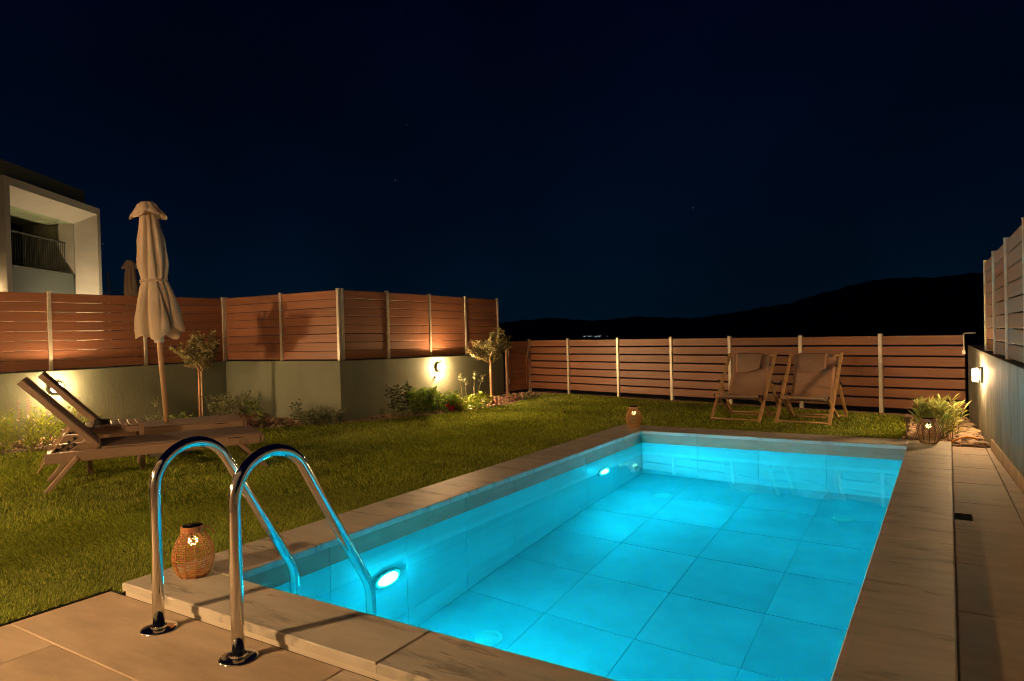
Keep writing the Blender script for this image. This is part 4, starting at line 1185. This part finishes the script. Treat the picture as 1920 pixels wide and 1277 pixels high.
# ------------------------------------------------------------------ deck chairs
def make_deckchair(label):
    e = empty('deck_chair', (0, 0, 0), label=label, cat='deck chair', group='pair of wooden deck chairs facing the pool')
    w = 0.575
    for x in (-w / 2, w / 2):
        MB().beam((x, -0.02, 0.0), (x, 0.695, 0.795), 0.022, 0.038, up=(1, 0, 0), bev=0.005).build('long_rail', M['beech'], e)
    xi = w / 2 - 0.034
    for x in (-xi, xi):
        MB().beam((x, 0.075, 0.305), (x, 0.63, 0.0), 0.022, 0.038, up=(1, 0, 0), bev=0.005).build('seat_rail', M['beech'], e)
    xo = w / 2 + 0.026
    for x in (-xo, xo):
        MB().beam((x, 0.385, 0.452), (x, 0.80, 0.0), 0.020, 0.034, up=(1, 0, 0), bev=0.005).build('prop', M['beech'], e)
        MB().lathe([(0.016, -0.008), (0.018, 0), (0.016, 0.008)], 12, Matrix.Translation((x + (0.019 if x > 0 else -0.019), 0.385, 0.452)) @ Matrix.Rotation(R(90), 4, 'Y')).build('knob', M['black'], e)
        MB().lathe([(0.016, -0.008), (0.018, 0), (0.016, 0.008)], 12, Matrix.Translation(((xi + 0.02) * (1 if x > 0 else -1), 0.075, 0.305)) @ Matrix.Rotation(R(90), 4, 'Y')).build('knob', M['black'], e)
    def bar(y, z, x, r=0.011):
        MB().tube([(-x, y, z), (x, y, z)], r, 10).build('cross_bar', M['beech'], e, smooth=True)
    bar(0.668, 0.765, w / 2 + 0.004, 0.013); bar(0.0, 0.028, w / 2); bar(0.080, 0.300, xi, 0.013); bar(0.60, 0.018, xi); bar(0.77, 0.03, xo)
    # sling: hanging curve from top bar to seat front bar
    P0 = Vector((0, 0.652, 0.783)); P1 = Vector((0, 0.47, 0.20)); P2 = Vector((0, 0.070, 0.318)); Pm = Vector((0, 0.36, 0.17))
    V = []; F_ = []; n = 26; nx_ = 12; sw = xi - 0.014
    for i in range(n + 1):
        t = i / n
        q = (1 - t) ** 3 * P0 + 3 * (1 - t) ** 2 * t * P1 + 3 * (1 - t) * t * t * Pm + t ** 3 * P2
        for k in range(nx_ + 1):
            u = -1 + 2 * k / nx_
            sag = 0.012 * (1 - u * u) * math.sin(math.pi * t)
            narrow = 1 - 0.035 * math.sin(math.pi * t)
            V.append((u * sw * narrow, q.y + sag, q.z - sag + 0.004 * math.sin(u * 9 + t * 5) * math.sin(math.pi * t)))
    for k_, (yy_, zz_) in enumerate(((0.060, 0.300), (0.070, 0.282), (0.086, 0.278))):
        for k in range(nx_ + 1):
            V.append(((-1 + 2 * k / nx_) * sw, yy_, zz_))
    for i in range(n + 3):
        for k in range(nx_):
            a = i * (nx_ + 1) + k
            F_.append((a, a + 1, a + nx_ + 2, a + nx_ + 1))
    b = MB(); b.v = V; b.f = F_
    o = b.build('sling', M['cloth'], e, smooth=True); so = o.modifiers.new('thick', 'SOLIDIFY'); so.thickness = 0.004
    # head pillow hanging over the top bar
    V = []; F_ = []; n = 14
    for i in range(n + 1):
        t = i / n
        q = Vector((0, 0.636 - 0.115 * t - 0.022 * math.sin(math.pi * t), 0.792 - 0.205 * t))
        for k in range(nx_ + 1):
            u = -1 + 2 * k / nx_
            V.append((u * (sw - 0.075) * (1 - 0.08 * t) - 0.02 + 0.02 * t, q.y - 0.050 * t * t * (1 - abs(u)) - 0.035 * t * max(0, u), q.z - 0.020 * (1 - u * u) * t + 0.030 * t * u))
    for i in range(n):
        for k in range(nx_):
            a = i * (nx_ + 1) + k
            F_.append((a, a + 1, a + nx_ + 2, a + nx_ + 1))
    b = MB(); b.v = V; b.f = F_
    o = b.build('head_cushion', M['cloth'], e, smooth=True); so = o.modifiers.new('thick', 'SOLIDIFY'); so.thickness = 0.014; so.offset = 0
    return e
c1 = make_deckchair('left wooden deck chair with brown sling, set before the back fence')
c1.location = (0.655, 6.42, ZG + 0.006); c1.rotation_euler = (0, 0, -0.085)
c2 = dup(c1, (1.41, 6.43, ZG + 0.006), -0.08, label='right wooden deck chair with brown sling, nearer the oleander')

# ------------------------------------------------------------------ plants
def leaves(P, D, ln, wd, rngl=0.35, droop=0.15):
    """one folded diamond (4 verts, 2 tris) per leaf. P base points, D directions"""
    n = len(P); D = D / (np.linalg.norm(D, axis=1, keepdims=True) + 1e-9)
    l = ln * rng.uniform(1 - rngl, 1 + rngl, (n, 1)); w = wd * rng.uniform(1 - rngl, 1 + rngl, (n, 1)) / 2
    rv = rng.normal(size=(n, 3)); S = np.cross(D, rv); S /= (np.linalg.norm(S, axis=1, keepdims=True) + 1e-9)
    U = np.cross(S, D)
    tip = P + D * l; tip[:, 2] -= (droop * l[:, 0])
    mid = P + D * l * 0.5 + U * w * 0.35
    A = P; B = mid + S * w; C = tip; E_ = mid - S * w
    V = np.stack([A, B, C, E_], 1).reshape(-1, 3)
    i = np.arange(n)[:, None] * 4
    F = np.concatenate([i + [0, 1, 2], i + [0, 2, 3]], 0)
    return V, F
def plant(name, loc, label, cat, m, stems, H, spread, ln, wd, per, lean=0.5, up=0.5, flower=None, stem_r=0.003, lo=0.1, droop=0.15, jitter=0.02, group=None, sm='stem', hvar=0.35):
    e = empty(name, loc, 0, label=label, cat=cat, group=group)
    Ps, Ds = [], []; sb = MB(); tips = []
    for s_ in range(stems):
        a = random.uniform(0, 6.28); r = spread * math.sqrt(random.random()) * 0.45
        b0 = Vector((r * math.cos(a), r * math.sin(a), 0)); h = H * random.uniform(1 - hvar, 1.0)
        out = Vector((math.cos(a), math.sin(a), 0)) * (spread * 0.5 - r * 0.5) * lean * random.uniform(0.3, 1.3)
        pts = [b0 + out * (t ** 1.3) + Vector((random.gauss(0, jitter * 0.25), random.gauss(0, jitter * 0.25), h * t * (1 - 0.12 * t))) for t in (0, .25, .5, .75, 1)]
        sb.tube(pts, [stem_r, stem_r, stem_r * .8, stem_r * .6, stem_r * .4], 5)
        tips.append(pts[-1])
        nl = per
        for k in range(nl):
            t = lo + (1 - lo) * (k + random.random()) / nl
            f = t * 4; i = min(3, int(f)); p = pts[i].lerp(pts[i + 1], f - i)
            an = k * 2.4 + random.random()
            d = Vector((math.cos(an), math.sin(an), up + random.uniform(-0.25, 0.35) + 0.8 * max(0, t - 0.75)))
            Ps.append(p); Ds.append(d)
    V, F = leaves(np.array([tuple(p) for p in Ps]), np.array([tuple(d) for d in Ds]), ln * 1.15, wd * (1.35 if wd < 0.014 else 1.15), droop=droop)
    sb.build('stems', M[sm], e, smooth=True)
    npmesh('foliage', V, F, M[m], e, kind='stuff')
    if flower:
        fm, nfl, size, style = flower
        Ps, Ds = [], []
        for s_ in range(nfl):
            p = tips[s_ % len(tips)] + Vector((0, 0, 0.01))
            if style == 'spike':
                for k in range(46):
                    Ps.append(p + Vector((random.gauss(0, 0.004), random.gauss(0, 0.004), k * size / 46))); Ds.append(Vector((random.gauss(0, 1), random.gauss(0, 1), 0.3)))
            elif style == 'sprays':
                for k in range(10):
                    Ps.append(p + Vector((random.gauss(0, size), random.gauss(0, size), random.gauss(0, size)))); Ds.append(Vector((random.gauss(0, 1), random.gauss(0, 1), 0.5)))
            else:
                for k in range(60):
                    d = Vector((random.gauss(0, 1), random.gauss(0, 1), random.gauss(0, 1))).normalized()
                    Ps.append(p + d * size * 0.3); Ds.append(d)
        ls_ = size if style == 'pompon' else 0.016
        V, F = leaves(np.array([tuple(p) for p in Ps]), np.array([tuple(d) for d in Ds]), ls_ * 0.8, ls_ * 0.6)
        npmesh('flowers', V, F, M[fm], e, kind='stuff')
    return e
z0 = -0.052
plant('shrub', (-5.82, 1.42, z0), 'big bushy light-green herb shrub with pink blooms below the left lamp', 'shrub', 'leaf_lt', 120, 0.46, 1.25, 0.050, 0.009, 26, 0.9, 1.1, ('pink', 10, 0.02, 'sprays'), jitter=0.05)
plant('shrub', (-6.02, 0.72, z0), 'light-green bushy herb shrub cut by the left picture edge', 'shrub', 'leaf_lt', 80, 0.42, 0.95, 0.050, 0.009, 26, 0.9, 1.1, ('pink', 14, 0.03, 'sprays'), jitter=0.05)
plant('flower_stalk', (-5.95, 1.62, z0), 'tall pink flower spike rising above the bushy shrub at far left', 'flower', 'leaf_lt', 3, 0.44, 0.10, 0.04, 0.006, 12, 0.4, 1.0, ('pink', 3, 0.22, 'spike'), hvar=0.25)
plant('herb', (-5.72, 3.02, z0), 'pale silvery herb with upright sprigs left of the parasol pole', 'plant', 'leaf_sage', 16, 0.26, 0.22, 0.035, 0.010, 18, 0.6, 0.9)
plant('herb', (-5.60, 2.72, z0), 'small silvery sprig beside the black ashtray', 'plant', 'leaf_sage', 5, 0.20, 0.10, 0.03, 0.010, 12, 0.5, 0.9)
plant('herb', (-5.70, 3.32, z0), 'arching leafy green herb between parasol pole and left olive tree', 'plant', 'leaf', 16, 0.24, 0.42, 0.06, 0.016, 12, 1.3, 0.3, droop=0.5)
plant('seed_stalk', (-5.85, 3.12, z0), 'single tall dry seed stalk beside the parasol pole', 'plant', 'leaf_sage', 2, 0.52, 0.10, 0.035, 0.010, 12, 0.8, 0.6, lo=0.7)
plant('shrub', (-6.15, 4.22, z0), 'dark shaded shrub in the corner right of the left olive tree', 'shrub', 'leaf_sage', 22, 0.42, 0.34, 0.05, 0.012, 20, 0.7, 0.9)
plant('shrub', (-5.80, 4.24, z0), 'dull green upright shrub in the wall corner', 'shrub', 'leaf_sage', 24, 0.45, 0.36, 0.05, 0.012, 20, 0.7, 0.9)
plant('herb', (-5.12, 4.00, z0), 'bright green upright herb behind the dark red groundcover', 'plant', 'leaf', 9, 0.42, 0.18, 0.05, 0.020, 14, 0.6, 0.4)
plant('herb', (-4.88, 3.92, z0), 'small green herb right of the taller upright one', 'plant', 'leaf', 8, 0.25, 0.16, 0.05, 0.020, 10, 0.6, 0.4)
plant('groundcover_shrub', (-4.98, 3.62, z0), 'low dark red leaved groundcover at the foot end of the loungers', 'shrub', 'leaf_red', 90, 0.20, 0.62, 0.022, 0.012, 22, 1.0, 0.5, hvar=0.6)
plant('sapling', (-4.62, 4.32, z0), 'thin dull green sapling against the sunlit wall', 'plant', 'leaf_dk', 3, 0.42, 0.14, 0.05, 0.022, 16, 0.8, 0.5)
plant('shrub', (-4.12, 4.28, z0), 'blue-green mounded shrub in front of the projecting wall corner', 'shrub', 'leaf_sage', 60, 0.25, 0.50, 0.046, 0.015, 16, 1.1, 0.8, hvar=0.5)
plant('sapling', (-3.78, 5.05, z0), 'tiny dark sprout right of the projecting wall corner', 'plant', 'leaf_dk', 3, 0.20, 0.10, 0.035, 0.018, 8, 0.8, 0.5)
plant('shrub', (-3.84, 5.50, z0), 'dark upright leafy shrub on the shaded wall', 'shrub', 'leaf_dk', 16, 0.52, 0.30, 0.055, 0.026, 16, 0.7, 0.4)
plant('grass_tuft', (-3.62, 5.25, z0), 'low olive-brown grass tuft at the lawn edge', 'plant', 'leaf_sage', 24, 0.14, 0.30, 0.05, 0.006, 10, 1.0, 0.8)
plant('shrub', (-3.64, 5.74, z0), 'dense broad-leaved green shrub, left half of the pair left of the wall lamp', 'shrub', 'leaf', 60, 0.44, 0.36, 0.042, 0.026, 22, 0.9, 0.5)
plant('shrub', (-3.52, 6.05, z0), 'dense lit green shrub directly below-left of the wall lamp', 'shrub', 'leaf', 60, 0.36, 0.42, 0.036, 0.020, 22, 0.9, 0.5, ('magenta', 3, 0.012, 'sprays'))
plant('flower', (-3.30, 5.92, z0), 'magenta pompon flower at the edge of the lawn', 'flower', 'leaf', 3, 0.12, 0.12, 0.04, 0.015, 6, 0.8, 0.4, ('magenta', 3, 0.034, 'pompon'))
plant('shrub', (-3.32, 6.45, z0), 'bright lime-green mounded shrub under the wall lamp', 'shrub', 'leaf_lt', 80, 0.27, 0.60, 0.040, 0.022, 20, 1.0, 0.5, hvar=0.5)
plant('branching_stalk', (-3.38, 6.60, z0), 'tall pale branching flower stalk growing out of the lime-green shrub', 'plant', 'leaf_sage', 4, 0.66, 0.42, 0.05, 0.014, 18, 1.1, 0.7, lo=0.75, stem_r=0.006, sm='olive', hvar=0.25)
plant('groundcover_shrub', (-3.35, 7.35, z0), 'low reddish groundcover right of the olive trunk', 'shrub', 'leaf_red', 50, 0.12, 0.5, 0.022, 0.012, 16, 1.0, 0.4)
plant('flower', (-3.22, 7.85, z0), 'low clump of pink-red flowers before the gate', 'flower', 'leaf_dk', 60, 0.13, 0.50, 0.025, 0.014, 14, 1.0, 0.4, ('salmon', 12, 0.018, 'sprays'))
plant('oleander', (2.66, 5.80, z0), 'oleander with long yellow-green leaves and reddish tips behind the round lantern', 'shrub', 'oleander', 14, 0.44, 0.20, 0.100, 0.015, 22, 0.6, 1.2, ('salmon', 5, 0.012, 'sprays'), lo=0.35, stem_r=0.004)
plant('oleander', (2.78, 5.98, z0), 'oleander with long pale-edged leaves, right one beside the stones', 'shrub', 'oleander', 15, 0.42, 0.28, 0.10, 0.015, 22, 0.8, 0.8, lo=0.1, stem_r=0.004)
plant('flower', (-5.05, 2.45, z0), 'single orange flower glimpsed between the two loungers', 'flower', 'leaf', 2, 0.09, 0.06, 0.03, 0.012, 4, 0.6, 0.4, ('orange_fl', 2, 0.04, 'pompon'))
pz = plant('shrub', (-4.66, 5.36, 0), 'pale twig tips of a shrub peeping over the fence right of the corner post', 'shrub', 'leaf_sage', 8, 1.86, 0.22, 0.045, 0.012, 30, 0.6, 0.8, hvar=0.05, lo=0.8, stem_r=0.005)

# olive trees
def olive(loc, label, fork, crown_c, crown_r, seed, n_br, stake_off, lean=0.0):
    r_ = random.Random(seed)
    e = empty('olive_tree', loc, 0, label=label, cat='olive tree', group='two young olive trees')
    tk = [(0, 0, 0), (0.006, 0.0, fork * 0.3), (-0.006 + lean * .5, 0.004, fork * 0.65), (lean, 0, fork)]
    sb = MB().tube(tk, [0.019, 0.015, 0.0135, 0.016], 9)
    Ps, Ds = [], []
    def branch(p, d, length, rad, depth):
        pts = [p]; dd = d.copy()
        for k in range(5):
            dd = (dd + Vector((r_.gauss(0, .16), r_.gauss(0, .16), r_.gauss(0.06, .12)))).normalized()
            pts.append(pts[-1] + dd * length / 5)
        sb.tube(pts, [rad * (1 - 0.12 * i) for i in range(6)], 5)
        if depth < 2:
            for k in range(3 if depth == 0 else 3):
                i = r_.randint(1, 5)
                nd = (dd + Vector((r_.gauss(0, .7), r_.gauss(0, .7), r_.gauss(.25, .45)))).normalized()
                branch(pts[i], nd, length * r_.uniform(0.45, 0.75), rad * 0.55, depth + 1)
        for i in range(1, 6):
            if depth == 0 and i < 3: continue
            for k in range(9):
                q = pts[i - 1].lerp(pts[i], r_.random())
                Ps.append(q); Ds.append((dd + Vector((r_.gauss(0, .8), r_.gauss(0, .8), r_.gauss(.15, .6)))))
    top = Vector(tk[-1])
    for k in range(n_br):
        a = 2 * math.pi * k / n_br + r_.uniform(-.4, .4)
        tgt = Vector(crown_c) + Vector((math.cos(a) * crown_r[0], math.sin(a) * crown_r[0], r_.uniform(-.1, 1.0) * crown_r[1]))
        d = (tgt - top); branch(top + Vector((0, 0, -0.05 * r_.random())), d.normalized(), d.length * 0.95, 0.008, 0)
    sb.build('trunk', M['bark'], e, smooth=True)
    V, F = leaves(np.array([tuple(p) for p in Ps]), np.array([tuple(d) for d in Ds]), 0.052, 0.0155)
    npmesh('crown', V, F, M['olive'], e, kind='stuff')
    MB().tube([(stake_off, -0.02, 0), (stake_off * 0.9, -0.02, fork + 0.02)], 0.014, 10).build('stake', M['stake'], e, smooth=True)
    t = MB()
    for z in (fork * 0.5, fork * 0.85):
        t.ring((stake_off * 0.45, -0.01, z), 0.028, 0.003, 16, 5)
    t.build('tie', M['black'], e)
    return e
olive((-3.244, 6.966, z0), 'young staked olive tree with open crown right of the wall lamp', 0.70, (-0.01, 0, 0.86), (0.31, 0.13), 5, 7, 0.035)
olive((-5.82, 3.72, z0), 'young staked olive tree with dense round crown left, beyond the loungers', 0.76, (-0.03, 0, 0.93), (0.23, 0.08), 12, 10, -0.035)
# vertical light bark strip post behind the parasol is part of the left fence

# ------------------------------------------------------------------ neighbouring house (left)
far = Vector((-17.9, 8.62)); near = Vector((-15.3, 5.20))
u = (near - far).normalized()               # along the facade towards the camera side
inw = Vector((u.y, -u.x))                    # candidate normal
if inw.dot(Vector((2.84, -1.99)) - far) > 0: inw = -inw
# local frame: X along facade (0 far .. Lh near), Y into the building, Z up
Lh = (near - far).length
hs = bpy.data.objects.new('house', None); COL.objects.link(hs)
hs.matrix_world = Matrix(((u.x, inw.x, 0, far.x), (u.y, inw.y, 0, far.y), (0, 0, 1, 0), (0, 0, 0, 1)))
tag(hs, 'two-storey house with a deep lit frame round its balcony, beyond the left fence', 'house')
Hf = 4.98; Hp = 5.50
# frame: thick border with splayed reveal
fo = (0.0, Lh, 0.0, Hf)          # outer x0,x1,z0,z1
t_ = 0.17
fi = (t_, Lh - t_ * 1.1, 0.0, Hf - t_ * 1.15)
D1 = 0.50
ir = (t_ + 0.28, Lh - t_ * 1.1 - 0.75, 0.0, Hf - 0.50)
fr = MB()
# front border faces (boxes of small depth) + splayed reveals as solid wedges
fr.box(fo[0], fi[0], 0, 0.012, -0.07, Hf); fr.box(fi[1], fo[1], 0, 0.012, -0.07, Hf); fr.box(fi[0], fi[1], 0, 0.012, fi[3], Hf)
fr.build('frame_border', M['plaster'], hs)
rv_ = MB()
def wedge(a, b_, c, d, back=0.4):   # quad a,b (front) c,d (back)
    rv_.add([a, b_, c, d], [(0, 1, 2, 3)])
wedge((fi[0], 0.013, -0.07), (fi[0], 0.013, fi[3]), (ir[0], D1, ir[3]), (ir[0], D1, -0.07))
wedge((fi[1], 0.013, fi[3]), (fi[1], 0.013, -0.07), (ir[1], D1, -0.07), (ir[1], D1, ir[3]))
wedge((fi[0], 0.013, fi[3]), (fi[1], 0.013, fi[3]), (ir[1], D1, ir[3]), (ir[0], D1, ir[3]))
o = rv_.build('frame_reveal', M['plaster'], hs)
# body
bd_ = MB()
bd_.box(fo[0] + 0.02, fi[0] - 0.02, 0.0135, 6, -0.07, Hf - 0.01)
bd_.box(fi[1] + 0.03, fo[1] - 0.0, 0.0135, 6, -0.07, Hf - 0.01)
bd_.box(fi[0], fi[1], D1 + 1.6, 6, -0.07, Hf - 0.3)
bd_.box(fo[0], fo[1], 0.8, 6, Hf - 0.28, Hf - 0.012)
bd_.build('wall', M['plaster'], hs)
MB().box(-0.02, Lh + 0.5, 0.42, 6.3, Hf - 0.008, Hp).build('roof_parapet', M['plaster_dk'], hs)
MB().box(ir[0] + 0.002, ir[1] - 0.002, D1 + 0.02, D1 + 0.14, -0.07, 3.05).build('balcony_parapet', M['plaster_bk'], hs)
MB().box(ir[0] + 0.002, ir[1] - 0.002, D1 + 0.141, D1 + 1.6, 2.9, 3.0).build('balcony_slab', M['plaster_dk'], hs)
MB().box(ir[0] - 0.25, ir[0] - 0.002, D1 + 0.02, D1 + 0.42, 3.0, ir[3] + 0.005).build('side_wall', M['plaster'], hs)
MB().box(ir[0] - 1.6, ir[1] + 1.0, D1 + 1.55, D1 + 1.59, 3.0, ir[3] + 0.2).build('balcony_dark_backing', M['glass_dk'], hs)  # over-wide dark glass sheet, stands for the unlit void behind the opening
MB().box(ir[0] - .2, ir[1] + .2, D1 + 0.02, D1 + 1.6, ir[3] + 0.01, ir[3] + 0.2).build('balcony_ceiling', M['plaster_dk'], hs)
rl = MB().box(ir[0] + 0.25, ir[1] - 0.05, D1 + 0.10, D1 + 0.14, 3.88, 3.92, b=0.004)
rl.box(ir[0] + 0.25, ir[1] - 0.05, D1 + 0.11, D1 + 0.13, 3.12, 3.14, b=0.003)
ro = rl.build('balcony_railing', M['rail_metal'], hs)
xx = ir[0] + 0.27; bm_ = None
k = 0
while xx < ir[1] - 0.06:
    thick = 0.022 if k % 9 == 0 else 0.009
    MB().box(xx, xx + thick, D1 + 0.112, D1 + 0.128, 3.141, 3.879).build('baluster', M['rail_metal'], ro)
    xx += 0.10; k += 1
# unseen uplight, stood out front to brighten frame and parapet besides the recess
MB().lathe([(0.07, 0), (0.07, 0.05), (0.055, 0.055)], 16, Matrix.Translation((1.25, -0.62, 1.0))).build('uplight', M['lens_h'], hs)
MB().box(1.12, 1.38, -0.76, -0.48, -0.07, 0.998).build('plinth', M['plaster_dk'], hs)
wl2 = empty('wall_lamp', (near.x + u.x * 0.02 - 0.2, near.y + u.y * 0.02, 2.3), math.atan2(u.y, u.x), label='lamp on the side wall of the neighbouring house', cat='wall lamp')
wl2.location = (near.x + inw.x * 0.45 + u.x * 0.01, near.y + inw.y * 0.45 + u.y * 0.01, 2.3)
T = Matrix(((0, 0, 1, 0), (1, 0, 0, 0), (0, 1, 0, 0), (0, 0, 0, 1)))
MB().add(*rounded(0.2, 0.2, 0, 0.02, 0.06, taper=0.05), T).build('back_plate', M['lampbody'], wl2)
MB().add(*rounded(0.16, 0.16, 0.021, 0.12, 0.05, taper=0.2), T).build('diffuser', M['lens_h2'], wl2)
# utility pole with thin aerial
up_ = empty('utility_pole', (-28.0, 14.05, 0), label='thin distant utility pole with an aerial right of the house', cat='pole')
MB().tube([(0, 0, -0.07), (0, 0, 2), (0, 0, 4.16)], 0.055, 10).build('pole', M['post'], up_, smooth=True)
a_ = MB(); a_.tube([(-0.6, -0.4, 3.25), (0.9, 0.6, 3.30)], 0.016, 6)
for k in range(6):
    x = -0.3 + k * 0.2
    a_.tube([(x - 0.1, x * 0.66 + 0.15, 3.27), (x + 0.1, x * 0.66 - 0.15, 3.27)], 0.01, 5)
a_.build('aerial', M['post'], up_)
